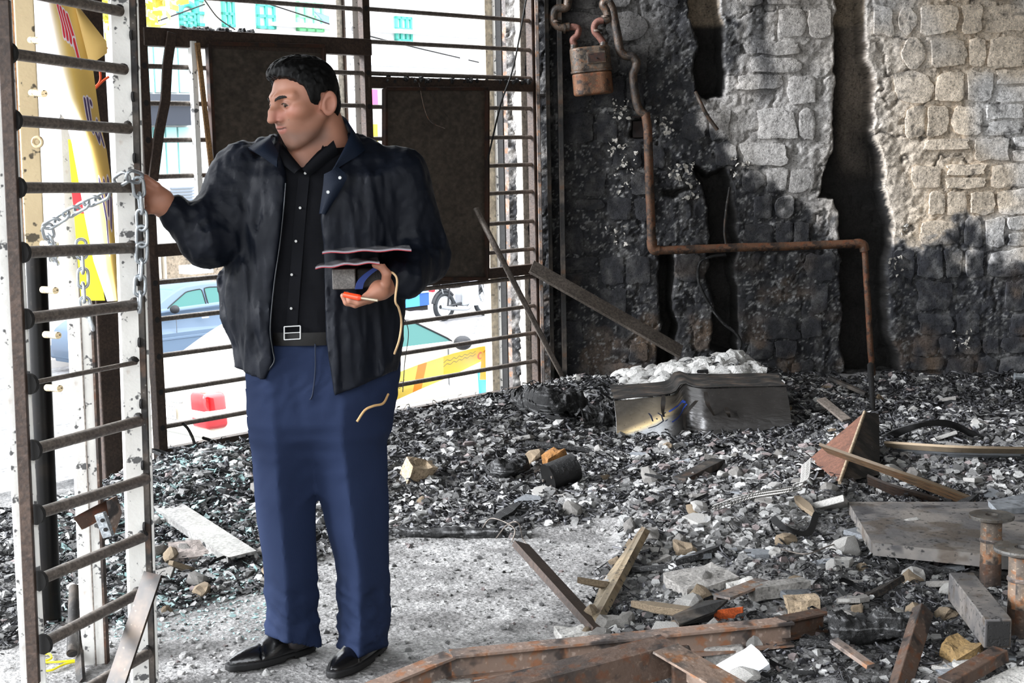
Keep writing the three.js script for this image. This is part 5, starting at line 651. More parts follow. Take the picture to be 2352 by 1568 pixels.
  solo('iron_bracket', merge(profile([[-.03, 0], [.03, 0], [.03, -.03], [.02, -.03], [.02, -.008], [-.03, -.008]], G(1658, 1368, .06), G(1755, 1330, .06), V(0, 1, 0))), M.rust, 'rusty angled bracket behind the rusty sheet box', 'bracket'); solo('plastic_tray', prism([G(2330, 1530, .06), G(2250, 1568, .05), G(2420, 1600, .05), G(2420, 1530, .06)], V(0, -.02, 0)), M.pale, 'pale plastic tray corner at the bottom right edge', 'tray'); solo('steel_offcut', bar(G(2170, 1575, .06), G(2300, 1500, .08), .05, .035, undefined, .1), M.rustDark, 'thick rusty offcut lying at bottom right', 'steel offcut'); solo('steel_offcut', bar(G(1915, 1470, .05), G(2000, 1530, .02), .03, .012, undefined, .1), M.rust, 'narrow offcut with an orange tip in front of the charred log', 'steel offcut'); solo('burnt_stick', rod(hitZ(1999, 838, -8.2), G(2006, 955, .0), .018, 8, .012), M.charBlack, 'black burnt stick standing in front of the drop pipe', 'stick'); solo('burnt_stick', bar(G(1905, 868, .06), G(1990, 905, .05), .03, .02), M.soot, 'burnt lath slanting at the foot of the large chase', 'stick'); solo('flat_strip', bar(G(1885, 916, .1), G(1945, 965, .04), .05, .012, V(0, 1, .6)), M.steel, 'flat dull strip leaning left of the folded plate', 'metal strip'); solo('burnt_stick', bar(G(1650, 1060, .04), G(1560, 1105, .02), .07, .03), M.soot, 'scorched ribbed wood piece below the crushed metal cabinet', 'wood piece'); solo('pipe_end', (() => { const a = hitZ(2330, 864, -8.3), b = hitZ(2420, 872, -8.3); return merge(rod(a, b, .02, 16), rod(a, a.clone().add(V(-.002, 0, 0)), .008, 10)); })(), M.zinc, 'pale pipe end sticking in at the right edge near the wall', 'pipe');
  const wr = (label, pts) => solo('loose_wire', tube(pts.map((q) => G(...q)), .0025, 40, 5), M.steel, label, 'wire'); wr('thin loose wires curling above the dark channel', [[1140, 1235, .01], [1165, 1205, .1], [1190, 1200, .12], [1200, 1235, .03], [1210, 1250, .02]]); wr('thin wire loop on the char left of the dark channel', [[1106, 1215, .02], [1130, 1190, .07], [1180, 1212, .05], [1176, 1245, .0]]); wr('thin wire lying between the curled strap and the slab', [[1790, 1260, .02], [1850, 1272, .03], [1900, 1255, .03], [1930, 1245, .02]]);
  const dr = (label, pts) => solo('dried_stalk', tube(pts.map((q) => hitN(...q, -.12)), .008, 24, 6), M.soot, label, 'stalk'); dr('bent dry stalk rising from the rubble by the tail light', [[420, 972], [432, 985], [444, 1010], [452, 1045]]); dr('short curved stalk next to the dry stalk by the tail light', [[466, 1005], [484, 1012], [498, 1030]]);
}
// ================================================================ rubble: 300 counted pieces, and crumbs
{
  const r = rng(2024);
  const geos = { chunk: [], shard: [], flake: [], glass: [] };
  for (let i = 0; i < 9; i++) { geos.chunk.push(rough(new THREE.IcosahedronGeometry(1, 1).scale(1, rr(.55, .9, r), rr(.7, 1, r)), .75, 1.3, i * 7 + 1)); const n = 4 + i % 4, pts = []; for (let k = 0; k < n; k++) { const a = (k + rr(-.3, .3, r)) / n * 2 * Math.PI; pts.push([Math.cos(a) * rr(.6, 1.2, r), Math.sin(a) * rr(.6, 1.1, r)]); } geos.shard.push(slab(pts, .22, new THREE.Matrix4().makeRotationX(-Math.PI / 2), .03)); geos.flake.push(rough(new THREE.SphereGeometry(1, 7, 3, 0, 5, 1.1, .8).scale(1.2, .35, .6), .5, 1.6, i)); }
  const spot = (x, z, s, k = .35) => V(x, floorY(x, z) + s * k, z);
  const zoneOf = (px, py) => px < 620 ? 'between the gate and the car' : py < 960 ? 'at the foot of the burnt wall' : px < 1400 ? 'in the heap right of the man' : py < 1320 ? 'in the grey heap left of the slab' : 'behind the foreground steel';
  const MARKS = [['crushed metal cabinet', 1600, 1030], ['folded rusty plate', 1930, 1090], ['grey slab', 1990, 1240], ['dark leaning channel', 1300, 1350], ['pale split plank', 1420, 1330], ['burnt motor', 1290, 1090], ['rusty I-beam', 1500, 1490], ['thick square tube', 2250, 1400], ['charred log', 2010, 1450], ['hinge bracket', 240, 1230], ['aluminium profile', 450, 1200], ['beige broken brick', 962, 1085], ['flanged pipes', 2310, 1400], ['drop pipe', 2005, 900], ['corner post', 1240, 900], ['perforated strap', 1740, 1140], ['curled black strap', 1820, 1220], ['rusty sheet box', 1620, 1410], ['long angle iron', 2100, 1100], ['black bent hoop', 2150, 990], ['large chase in the wall', 2000, 880], ['blue-smeared stone', 1842, 1392], ['grille behind the man', 500, 1060], ['line of black char', 1040, 1225], ['white plaster heap', 1500, 900], ['long pale lath', 2200, 1030], ['slanted square tube', 2080, 1480], ['concrete slab in the ash', 440, 1268], ['right trouser leg', 900, 1200]].map(([t, x, y]) => [t, x, y, hitY(x, y, .03)]);
  const TINT = new Map([[M.pale, 'whitish'], [M.ash, 'grey'], [M.tan, 'tan'], [M.slate, 'blue-grey'], [M.charBlack, 'black'], [M.char, 'ashen black'], [M.soot, 'sooty brown']]);
  const labelFor = (s, mid, m2, cat, px, py, p) => { let best = null, bd = 1e9; for (const k of MARKS) { const d = Math.hypot(p.x - k[3].x, p.z - k[3].z); if (d < bd) { bd = d; best = k; } } const dx = px - best[1], dy = (py - best[2]) * 1.8, rel = Math.abs(dx) > Math.abs(dy) ? (dx < 0 ? 'left of' : 'right of') : dy < 0 ? 'behind' : 'in front of'; return `${s > mid ? 'larger' : 'small'} ${TINT.get(m2)} ${cat} lying ${bd > .35 ? 'well ' : bd < .12 ? 'close ' : ''}${rel} the ${best[0]}`; };
  const usedLabels = new Set();
  const kinds = [['plaster_chunk', 'chunk', [M.pale, M.ash, M.tan], 'pale grey plaster chunk lying', 'plaster chunk', .022, .05, 110], ['tile_shard', 'shard', [M.slate, M.ash, M.pale], 'flat grey tile shard lying', 'tile shard', .03, .075, 90], ['charred_flake', 'flake', [M.charBlack, M.char], 'black charred flake lying', 'charred flake', .035, .075, 70], ['wood_splinter', 'wood', [M.soot, M.tan, M.char], 'scorched wood splinter lying', 'wood splinter', .05, .13, 30]];
  for (const [name, kind, mats, lab, cat, s0, s1, count] of kinds) for (let i = 0, guard = 0; i < count && guard < 9000; guard++) {
    const px = rr(340, 2340, r), py = rr(880, 1560, r), p = hitY(px, py, .05); if (p.z < -8.75 || rubbleAmount(p.x, p.z) < .35 || (p.x - S0.x) * N.x + (p.z - S0.z) * N.z > -.1) continue; const ch = charAmount(p.x, p.z); if (cat === 'charred flake' ? ch < .5 : r() < ch * .6) continue;
    const s = rr(s0, s1, r) * (r() < .12 ? 1.3 : 1), g = kind === 'wood' ? geos.shard[i % 9] : geos[kind][i % 9], q = spot(p.x, p.z, s, kind === 'shard' ? .2 : .3), m = shade(new THREE.Mesh(g, mats[Math.floor(r() * mats.length)]));
    m.name = numbered(name); scene.add(m); m.position.copy(q); m.scale.set(kind === 'wood' ? s * 1.1 : s, kind === 'wood' ? s * .6 : s, kind === 'wood' ? s * .22 : s); m.rotation.set(rr(-.35, .35, r), rr(0, 6.28, r), rr(-.35, .35, r)); const z = zoneOf(px, py), lb = labelFor(s, (s0 + s1) / 2, m.material, cat, px, py, p); if (usedLabels.has(lb)) { scene.remove(m); names.set(name, names.get(name) - 1); continue; } usedLabels.add(lb); tag(m, lb, cat, `${cat}s ${z}`); i++;
  }
  // crumbs too many to count
  const lumpM = mat(0xffffff, .95, { bumpMap: rep(B.lump, 1), bumpScale: .01 }), charM = mat(0xffffff, .5), near = (x, z) => rubbleAmount(x, z);
  const crumb = (name, label, cat, geo, m, n, size, pick, tint, region) => {
    const im = new THREE.InstancedMesh(geo, m, n), mm = new THREE.Matrix4(), q = new THREE.Quaternion(), e = new THREE.Euler(), col = new THREE.Color(); let k = 0, guard = 0;
    while (k < n && guard++ < n * 12) { const z = -3.55 - 5.25 * Math.pow(r(), .8), x = rr(-.4, .42, r) * -z + rr(-.2, .2, r); if ((x - S0.x) * N.x + (z - S0.z) * N.z > -.06 || x > 3.9) continue; if (!pick(x, z)) continue;
      const s = size(r()) * clamp(-z / 6, .75, 1.25) * mix(.55, 1, sstep(0, .5, near(x, z))); e.set(rr(-.6, .6, r), rr(0, 6.28, r), rr(-.6, .6, r)); q.setFromEuler(e); mm.compose(V(x, floorY(x, z) + s * .3, z), q, V(s * rr(.7, 1.4, r), s * rr(.5, 1, r), s * rr(.6, 1.2, r))); im.setMatrixAt(k, mm); const c = tint(r(), x, z); im.setColorAt(k, col.setRGB(...c)); k++; }
    im.count = k; im.name = name; shade(im); scene.add(im); tag(im, label, cat); im.userData.kind = 'stuff'; return im;
  };
  
  crumb('plaster_rubble', 'countless pale plaster crumbs strewn over the shop floor', 'rubble', rough(new THREE.IcosahedronGeometry(1, 0), .9, 1.3, 4), lumpM, 40000, (a) => .003 + .019 * a ** 3.4, (x, z) => { const q = near(x, z), c = charAmount(x, z); return r() < (q > .3 ? 1.1 - c * .75 : .14); }, (a, x, z) => { const v = .12 + .68 * a * a, w = a > .5 && a < .56 ? .8 : .96; return [v, v * (w + .03), v * w]; });
  crumb('slate_rubble', 'countless flat grey shards strewn over the shop floor', 'rubble', geos.shard[2], lumpM, 14000, (a) => .005 + .021 * a ** 2.6, (x, z) => near(x, z) > .4 && r() < .9, (a) => { const v = (.07 + .5 * a * a) * 1.05; return [v, v * .99, v * .97]; });
  crumb('char_rubble', 'countless black char flakes strewn over the shop floor', 'rubble', geos.flake[1], charM, 26000, (a) => .008 + .03 * a ** 2.4, (x, z) => near(x, z) > .3 && r() < charAmount(x, z) * 1.1 + .05, (a) => { const v = .008 + .05 * a * a; return [v, v, v * 1.08]; });
  crumb('char_rubble', 'countless small shiny char crumbs strewn over the shop floor', 'rubble', rough(new THREE.IcosahedronGeometry(1, 0), 1, 1.4, 9), mat(0xffffff, .32), 22000, (a) => .004 + .015 * a ** 2, (x, z) => near(x, z) > .3 && r() < charAmount(x, z), (a) => { const v = .01 + .06 * a ** 3; return [v, v, v * 1.1]; });
  crumb('glass_rubble', 'greenish broken safety glass strewn between the gate and the man', 'broken glass', geos.shard[4], phys(0xffffff, .12, { transmission: .35, thickness: .003 }), 3800, (a) => .006 + .02 * a ** 2, (x, z) => { const [px, py] = proj(x, 0, z); return px < 640 && px > 90 && py > 1040 && py < 1470 && r() < .9; }, (a) => [.28 + .3 * a, .45 + .3 * a, .44 + .3 * a]);
  crumb('white_rubble', 'heap of white plaster crumbs at the foot of the wall', 'rubble', rough(new THREE.IcosahedronGeometry(1, 1), .8, 1.5, 5), lumpM, 5000, (a) => .01 + .03 * a ** 2, (x, z) => { const [px, py] = proj(x, floorY(x, z), z); return Math.hypot((px - 1590) / 2.3, py - 872) < 62 + 26 * fbm(x * 5, z * 5, 3, 2) && r() < .9; }, (a) => { const v = .45 + .35 * a; return [v, v * .98, v * .94]; });
  crumb('white_rubble', 'white foam and plaster crumbs on the floor by the left shoe', 'rubble', rough(new THREE.IcosahedronGeometry(1, 1), .9, 1.4, 15), lumpM, 900, (a) => .006 + .024 * a ** 2, (x, z) => { const [px, py] = proj(x, 0, z); return px > 330 && px < 660 && py > 1470 && r() < .95; }, (a) => { const v = .6 + .25 * a; return [v, v * .98, v * .95]; });
}
// ================================================================ the street outside
{
  const quadN = (n, x0, y0, x1, y1) => { const a = hitN((x0 + x1) / 2, y0, n), b = hitN((x0 + x1) / 2, y1, n), l = hitN(x0, (y0 + y1) / 2, n), r = hitN(x1, (y0 + y1) / 2, n); return { u0: uOf(l), u1: uOf(r), y1: a.y, y0: b.y }; };
  const boxN = (q, n, d) => { const g = uvBox(new THREE.BoxGeometry(q.u1 - q.u0, q.y1 - q.y0, d)); g.applyMatrix4(new THREE.Matrix4().makeRotationY(FRONT_TURN).setPosition(place((q.u0 + q.u1) / 2, n + d / 2, (q.y0 + q.y1) / 2))); return g; };
  { // road, falling gently away from the shop, pavement and kerb on the far side
    const pl = (n0, n1, up = 0) => prism([place(-30, n0, streetY(n0) + up), place(45, n0, streetY(n0) + up), place(45, n1, streetY(n1) + up), place(-30, n1, streetY(n1) + up)], V(0, -.3, 0));
    struct('road', pl(.3, 18.3), mat(0x8d8c8e, .9, { map: rep(T.plaster, .6) })); struct('pavement', pl(18.3, 22, .14), mat(0xa09a9c, .9, { map: rep(T.plaster, .8) })); struct('kerb', pl(18.05, 18.32, .15), mat(0xc4c0bc, .9));
    const slabs = scene.children[scene.children.length - 2]; for (let i = 0; i < 26; i++) for (let j = 0; j < 2; j++) { const u = -4 + i * .8, n = 18.36 + j * .9; struct('paving_slab', prism([place(u, n, streetY(n) + .155), place(u + .78, n, streetY(n) + .155), place(u + .78, n + .88, streetY(n + .88) + .155), place(u, n + .88, streetY(n + .88) + .155)], V(0, -.03, 0)), mat(0xa79ba2, .9), slabs); }
  }
  const teal = mat(0x3fae9c, .4), tealG = mat(0x6fd08c, .4), glassF = mat(0x9fd4d0, .15), whiteF = mat(0xd8d8d6, .85);
  { // pale building across the street
    const b = thing('building', 'pale multi-storey building across the street with green window frames', 'building'), NF = 20;
    part(b, 'wall', boxN({ u0: -26, u1: 40, y0: -2.6, y1: 13 }, NF, 4), whiteF);
    const win = (x0, y0, x1, y1, cols, rows, m, arch) => { const q = quadN(NF - .08, x0, y0, x1, y1), w = q.u1 - q.u0, h = q.y1 - q.y0, t = .06, gs = []; const put = (ua, ub, ya, yb) => gs.push(boxN({ u0: ua, u1: ub, y0: ya, y1: yb }, NF - .08, .1)); put(q.u0, q.u0 + t, q.y0, q.y1); put(q.u1 - t, q.u1, q.y0, q.y1); put(q.u0, q.u1, q.y1 - t, q.y1); put(q.u0, q.u1, q.y0, q.y0 + t); for (let i = 1; i < cols; i++) put(q.u0 + w * i / cols - .03, q.u0 + w * i / cols + .03, q.y0, q.y1); for (let j = 1; j < rows; j++) put(q.u0, q.u1, q.y0 + h * j / rows - .03, q.y0 + h * j / rows + .03);
      if (arch) { const c = place((q.u0 + q.u1) / 2, NF - .04, q.y1 - w / 2), g = new THREE.TorusGeometry(w / 2, .07, 8, 24, Math.PI); g.rotateY(FRONT_TURN).translate(c.x, c.y + w * .45, c.z); gs.push(uvBox(g)); }
      const f = part(b, 'window', merge(gs), m); for (let i = 0; i < cols; i++) for (let j = 0; j < rows; j++) part(f, 'pane', boxN({ u0: q.u0 + w * i / cols, u1: q.u0 + w * (i + 1) / cols, y0: q.y0 + h * j / rows, y1: q.y0 + h * (j + 1) / rows }, NF - .03, .02), glassF); };
    win(416, 28, 452, 62, 2, 2, teal, true); win(452, -30, 476, 60, 1, 3, teal); win(512, -30, 540, 62, 2, 3, teal); win(592, 8, 634, 66, 2, 2, teal); win(684, 5, 744, 72, 3, 2, tealG); win(910, 38, 948, 96, 3, 2, teal); win(880, -140, 950, -40, 3, 2, teal);
    part(b, 'pilaster', boxN(quadN(NF - .2, 476, -80, 500, 62), NF - .2, .3), mat(0xd8d0bc, .85)); part(b, 'cornice', boxN(quadN(NF - .3, 640, 66, 1180, 74), NF - .3, .4), whiteF); part(b, 'cornice', boxN(quadN(NF - .1, 850, 150, 1180, 156), NF - .1, .2), mat(0xcfd4d8, .85)); part(b, 'fascia', boxN(quadN(NF - .5, 300, 216, 456, 238), NF - .5, .6), mat(0x3a4048, .6)); part(b, 'fascia', boxN(quadN(NF - .4, 300, 240, 456, 287), NF - .4, .5), mat(0x1d2430, .5));
    for (const [x0, x1] of [[330, 352], [356, 380], [384, 408], [412, 440]]) { part(b, 'shop_pane', boxN(quadN(NF - .06, x0, 96, x1, 212), NF - .06, .05), glassF); part(b, 'shop_pane', boxN(quadN(NF - .06, x0, 292, x1, 400), NF - .06, .05), glassF); }
    const sh = part(b, 'shutter', boxN(quadN(NF - .1, 392, 424, 448, 492), NF - .1, .08), mat(0xb8bec4, .5)); for (let i = 0; i < 9; i++) part(sh, 'slat', boxN(quadN(NF - .16, 394, 430 + i * 7, 447, 433 + i * 7), NF - .16, .06), mat(0x6d7680, .5)); part(b, 'base', boxN(quadN(NF - .3, 250, 560, 545, 660), NF - .3, .3), mat(0x9a8c78, .85, { map: rep(T.plaster, .6) })); for (const x of [366, 378]) part(b, 'pipe', boxN(quadN(NF - .4, x, 560, x + 4, 640), NF - .4, .1), mat(0xc8c0b0, .7)); anchor(b);
    solo('air_conditioner', merge(boxN(quadN(18.5, 438, 609, 490, 628), 18.5, .4)), mat(0xd8d8d6, .6), 'white box on a ledge behind the grey car roof', 'box');
    solo('poster', boxN(quadN(16.5, 852, 205, 868, 240), 16.5, .04), mat(0xe8568a, .6), 'pink sign seen between the grille and the right door plate', 'sign'); solo('poster', boxN(quadN(16.5, 852, 285, 868, 330), 16.5, .04), mat(0xf2dc2a, .6), 'yellow sign seen between the grille and the right door plate', 'sign');
    const sp = thing('striped_sign', 'red and white striped sign post behind the head of the man', 'sign'); for (let i = 0; i < 6; i++) part(sp, 'stripe', boxN(quadN(15.9, 770, 165 + i * 15, 787, 180 + i * 15), 15.9, .25), i % 2 ? mat(0xd81e3e, .6) : mat(0xf0f0f0, .6)); part(sp, 'pole', rod(place(uAt(778, 16), 16.03, streetY(16) - .1), hitN(778, 255, 16.03), .04, 8), M.steel); anchor(sp);
  }
  solo('utility_pole', rod(hitN(1090, 700, 14), hitN(1058, -60, 14), .09, 14, .075), mat(0xa8aab0, .6), 'slightly leaning grey utility pole above the right door plate', 'pole');
  const wire = (label, pts, n) => solo('overhead_wire', tube(pts.map(([x, y]) => hitN(x, y, n)), .014, 24, 5), M.black, label, 'wire'); wire('thin overhead wire in front of the pale building, top middle', [[620, 10], [700, 36], [790, 66], [900, 96], [1120, 148]], 15); wire('overhead wire crossing the arched window at upper left', [[330, 60], [420, 28], [470, 10]], 17); wire('overhead wire in front of the right window of the pale building', [[470, 0], [500, 40], [540, 68]], 17);
  solo('blue_flag', prism([hitN(722, 26, 15.5), hitN(736, 32, 15.5), hitN(776, 44, 15.5), hitN(776, 57, 15.5), hitN(748, 54, 15.5)], N.clone().multiplyScalar(.02)), mat(0x6a7fae, .7), 'small blue banner on a wire in front of the green window', 'flag');
  { // tree
    const t = thing('tree', 'yellow-green tree leaning into the picture at upper left', 'tree'), r = rng(5), c = hitN(318, 10, 10.5), g = new THREE.PlaneGeometry(.12, .08, 1, 1), im = new THREE.InstancedMesh(g, phys(0xffffff, .8, { transmission: .4 }), 1500), mm = new THREE.Matrix4(), e = new THREE.Euler(), q = new THREE.Quaternion(), col = new THREE.Color(); for (let i = 0; i < 1500; i++) { const a = rr(0, 6.28, r), rad = 1.25 * Math.cbrt(r()), h = rr(-1, 1, r); const s = Math.sqrt(1 - h * h); e.set(rr(0, 6, r), rr(0, 6, r), 0); q.setFromEuler(e); mm.compose(V(c.x + rad * s * Math.cos(a) * .75 - .25, c.y + rad * h * .8 + .55, c.z + rad * s * Math.sin(a)), q, V(1, 1, 1)); im.setMatrixAt(i, mm); im.setColorAt(i, col.setRGB(...lerp3([.5, .5, .08], [.75, .62, .1], r()))); } im.name = 'leaves'; im.userData.kind = 'stuff'; shade(im); t.add(im); part(t, 'trunk', rod(V(c.x - .3, streetY(10.5), c.z), V(c.x - .25, c.y + .8, c.z), .1, 10, .05), M.brownSteel); anchor(t);
  }
  // cars
  function car(name, label, u, n, flip, paint, o = {}) {
    const t = new THREE.Group(); t.name = numbered(name); scene.add(t); tag(t, label, 'car'); const Wd = 1.64, gl = phys(0x3f6a66, .25, { specularIntensity: .35 }), dk = mat(0x15161a, .7), chrome = mat(0xcfd3d6, .25, { metalness: .8 });
    const add = (nm, g, m, par = t) => { const q = shade(new THREE.Mesh(g, m)); q.name = nm; par.add(q); return q; };
    const s = new THREE.Shape(); s.moveTo(.02, .3).lineTo(0, .52).quadraticCurveTo(-.01, .86, .07, .96).quadraticCurveTo(.12, 1.01, .3, 1.03).lineTo(1.0, 1.06).lineTo(3.15, 1.02).quadraticCurveTo(3.9, .92, 4.12, .74).quadraticCurveTo(4.22, .6, 4.2, .42).lineTo(4.14, .27).lineTo(3.7, .25).absarc(3.36, .3, .345, 0, Math.PI, false).lineTo(1.2, .22).absarc(.86, .3, .345, 0, Math.PI, false).lineTo(.02, .3);
    const taper = (g, y0, k, r = 0) => { const p = g.attributes.position; for (let i = 0; i < p.count; i++) { const y = p.getY(i), x = p.getX(i); let f = y > y0 ? 1 - k * (y - y0) : 1; f *= 1 - r * (sstep(3.2, 4.25, x) * .22 + sstep(.5, -.1, x) * .12); p.setZ(i, -Wd / 2 + (p.getZ(i) + Wd / 2) * f); } const q = toCreasedNormals(g, .7); return q; };
    add('body', taper(uvBox(new THREE.ExtrudeGeometry(s, { depth: Wd - .16, bevelEnabled: true, bevelSize: .06, bevelThickness: .08, bevelSegments: 4, curveSegments: 14 }).translate(0, .03, -Wd + .08)), .75, .18, 1), paint);
    const h = new THREE.Shape(); h.moveTo(.5, 1.02).quadraticCurveTo(.95, 1.34, 1.22, 1.4).quadraticCurveTo(1.7, 1.46, 2.3, 1.4).quadraticCurveTo(2.65, 1.3, 3.14, 1.0).lineTo(.5, 1.02); add('cabin', taper(uvBox(new THREE.ExtrudeGeometry(h, { depth: Wd - .24, bevelEnabled: true, bevelSize: .03, bevelThickness: .06, bevelSegments: 3, curveSegments: 14 }).translate(0, .02, -Wd + .12)), 1.0, .42), paint);
    const zt = (y) => { const f = 1 - .42 * Math.max(0, y - 1); return (Wd / 2 - .06) * f + .012; }, sideWin = (pts) => { for (const sg of [1, -1]) { const P = pts.map(([x, y]) => V(x, y, -Wd / 2 + sg * zt(y))); add('seal', tube(P, .011, 40, 5, true, .1), dk, add('window', prism(P, V(0, 0, -sg * .02)), gl)); } };
    sideWin([[.98, 1.1], [1.16, 1.33], [1.3, 1.36], [1.34, 1.09]]); sideWin([[1.4, 1.09], [1.38, 1.37], [1.75, 1.4], [1.88, 1.385], [1.86, 1.07]]); sideWin([[1.93, 1.07], [1.95, 1.38], [2.28, 1.355], [2.72, 1.12], [2.74, 1.05]]);
    add('seal', tube([[.66, 1.1, .56], [.66, 1.1, -.56], [1.1, 1.365, -.5], [1.1, 1.365, .5]].map(([x, y, z]) => V(x - .035, y + .035, -Wd / 2 + z)), .012, 40, 5, true, .1), dk); add('rear_window', prism([[.66, 1.1, .56], [.66, 1.1, -.56], [1.1, 1.365, -.5], [1.1, 1.365, .5]].map(([x, y, z]) => V(x - .035, y + .035, -Wd / 2 + z)), V(.02, -.02, 0)), gl); add('windscreen', prism([[3.04, 1.06, .56], [3.04, 1.06, -.56], [2.42, 1.37, -.5], [2.42, 1.37, .5]].map(([x, y, z]) => V(x + .03, y + .035, -Wd / 2 + z)), V(-.02, -.02, 0)), gl);
    for (const [x, sg] of [[.86, 1], [.86, -1], [3.36, 1], [3.36, -1]]) { const z = -Wd / 2 + sg * (Wd / 2 - .11), w = add('wheel', new THREE.TorusGeometry(.225, .075, 14, 32).scale(1, 1, 1.2).translate(x, .3, z), dk); add('rim', rod(V(x, .3, z + sg * .03), V(x, .3, z + sg * .06), .17, 20), chrome, w); for (let i = 0; i < 5; i++) { const a = i / 5 * 6.283; add('spoke', bar(V(x, .3, z + sg * .065), V(x + .16 * Math.cos(a), .3 + .16 * Math.sin(a), z + sg * .065), .02, .035, V(-Math.sin(a), Math.cos(a), 0)), dk, w); } add('arch', new THREE.TorusGeometry(.335, .02, 8, 24, Math.PI).translate(x, .31, z + sg * .085), dk); }
    for (const sg of [1, -1]) { const z = -Wd / 2 + sg * (Wd / 2 - .04); const tl = add('tail_light', taper(uvBox(new RoundedBoxGeometry(.2, .33, .3, 3, .05).translate(.0, .8, -Wd / 2 + sg * (Wd / 2 - .11))), .75, .18, 1), phys(0xa0060e, .2, { clearcoat: 1 })); add('white_lens', taper(uvBox(new RoundedBoxGeometry(.205, .08, .305, 2, .02).translate(-.004, .77, -Wd / 2 + sg * (Wd / 2 - .108))), .75, .18, 1), phys(0xf0e0e0, .2), tl); add('mirror', rough(new THREE.SphereGeometry(1, 14, 10).scale(.08, .075, .1), .01, 3).translate(2.72, 1.1, -Wd / 2 + sg * (Wd / 2 + .1)), o.mirror ?? dk); add('head_light', new RoundedBoxGeometry(.25, .15, .3, 2, .04).translate(4.02, .66, -Wd / 2 + sg * .5), phys(0xe8eef0, .1, { clearcoat: 1 })); for (const x of [1.05, 2.0]) add('door_handle', new RoundedBoxGeometry(.16, .03, .03, 2, .012).translate(x, .88, -Wd / 2 + sg * (Wd / 2 - .01)), o.handle ?? chrome); add('side_moulding', new RoundedBoxGeometry(2.1, .045, .02, 1, .008).translate(2.1, .58, -Wd / 2 + sg * (Wd / 2)), paint); for (const x of [1.36, 2.62]) add('door_gap', new THREE.BoxGeometry(.008, .72, .01).translate(x, .68, -Wd / 2 + sg * (Wd / 2 - .006)), mat(0x55585c, .7)); }
    add('bumper', new RoundedBoxGeometry(.16, .24, Wd - .06, 3, .06).translate(-.03, .42, -Wd / 2), paint); add('bumper_gap', new THREE.BoxGeometry(.02, .012, Wd - .1).translate(-.07, .56, -Wd / 2), mat(0x70706c, .7)); add('bumper', new RoundedBoxGeometry(.16, .24, Wd - .1, 3, .06).translate(4.14, .4, -Wd / 2), paint);
    if (o.plate) { const cv = document.createElement('canvas'); cv.width = 520; cv.height = 120; const c = cv.getContext('2d'); c.fillStyle = '#f4f4f2'; c.fillRect(0, 0, 520, 120); c.strokeStyle = '#444'; c.lineWidth = 5; c.strokeRect(3, 3, 514, 114); c.beginPath(); c.moveTo(420, 4); c.lineTo(420, 116); c.stroke(); c.lineWidth = 8; c.strokeStyle = '#55585c'; const five = (x) => { c.beginPath(); c.moveTo(x, 28); c.bezierCurveTo(x - 34, 64, x - 26, 96, x - 6, 92); c.bezierCurveTo(x - 2, 90, x - 2, 84, x, 80); c.bezierCurveTo(x + 2, 90, x + 8, 94, x + 14, 92); c.bezierCurveTo(x + 32, 88, x + 24, 56, x, 28); c.stroke(); }; five(90); c.beginPath(); c.moveTo(140, 60); c.bezierCurveTo(142, 86, 166, 86, 166, 62); c.bezierCurveTo(168, 84, 190, 84, 190, 60); c.bezierCurveTo(194, 110, 236, 104, 240, 64); c.stroke(); c.beginPath(); c.moveTo(290, 32); c.lineTo(300, 92); c.stroke(); c.beginPath(); c.moveTo(330, 34); c.quadraticCurveTo(350, 60, 362, 34); c.moveTo(338, 46); c.lineTo(346, 92); c.stroke(); five(470); const tx = new THREE.CanvasTexture(cv); tx.colorSpace = THREE.SRGBColorSpace; const g = new THREE.PlaneGeometry(.52, .12).rotateY(-Math.PI / 2).translate(-.085, .74, -Wd / 2); add('number_plate', g, mat(0xffffff, .5, { map: tx })); add('plate_trim', new RoundedBoxGeometry(.04, .03, .62, 1, .01).translate(-.06, .85, -Wd / 2), mat(0x9aa0a4, .5)); }
    t.position.copy(place(u, n, streetY(n + .8))); t.rotation.y = FRONT_TURN + (flip ? Math.PI : 0); if (!flip) t.scale.x = 1.08; if (flip) t.position.copy(place(u, n + Wd, streetY(n + .8))).addScaledVector(N, -Wd); return t;
  }
  car('car', 'white sedan with red tail lights parked close behind the shop front grille', 1.15, 4.7, false, phys(0xd8d0c0, .35, { clearcoat: .4 }), { plate: true, handle: mat(0xe9e2d2, .4) });
  { car('car', 'dark grey sedan parked across the street facing left', 11.13, 17.64, true, phys(0x56677a, .4, { specularIntensity: .6 })); }
  { // motorcycle on the far pavement
    const t = thing('motorcycle', 'black and chrome motorcycle parked on the far pavement, seen from the side', 'motorcycle'), n = 16.9, y0 = streetY(n) + .01, uR = uOf(hitN(1020, 705, n)), p = (x, y, z = 0) => place(uR + x, n + z, y0 + y), chrome = mat(0xd4d8da, .2, { metalness: .85 }), blk = mat(0x1a1c20, .5), tire = mat(0x2a2d30, .8);
    for (const x of [0, 1.26]) { const w = part(t, 'wheel', new THREE.TorusGeometry(.27, .05, 12, 32).rotateY(FRONT_TURN).translate(...p(x, .31).toArray()), tire); part(w, 'rim', new THREE.TorusGeometry(.215, .018, 8, 28).rotateY(FRONT_TURN).translate(...p(x, .31).toArray()), chrome); for (let i = 0; i < 10; i++) { const a = i / 10 * 6.283; part(w, 'spoke', rod(p(x, .31), p(x + .21 * Math.cos(a), .31 + .21 * Math.sin(a)), .006, 5), chrome); } part(t, 'fender', new THREE.TorusGeometry(.335, .05, 6, 20, 2.2).rotateZ(x ? .2 : .7).rotateY(FRONT_TURN).translate(...p(x, .31).toArray()), blk); }
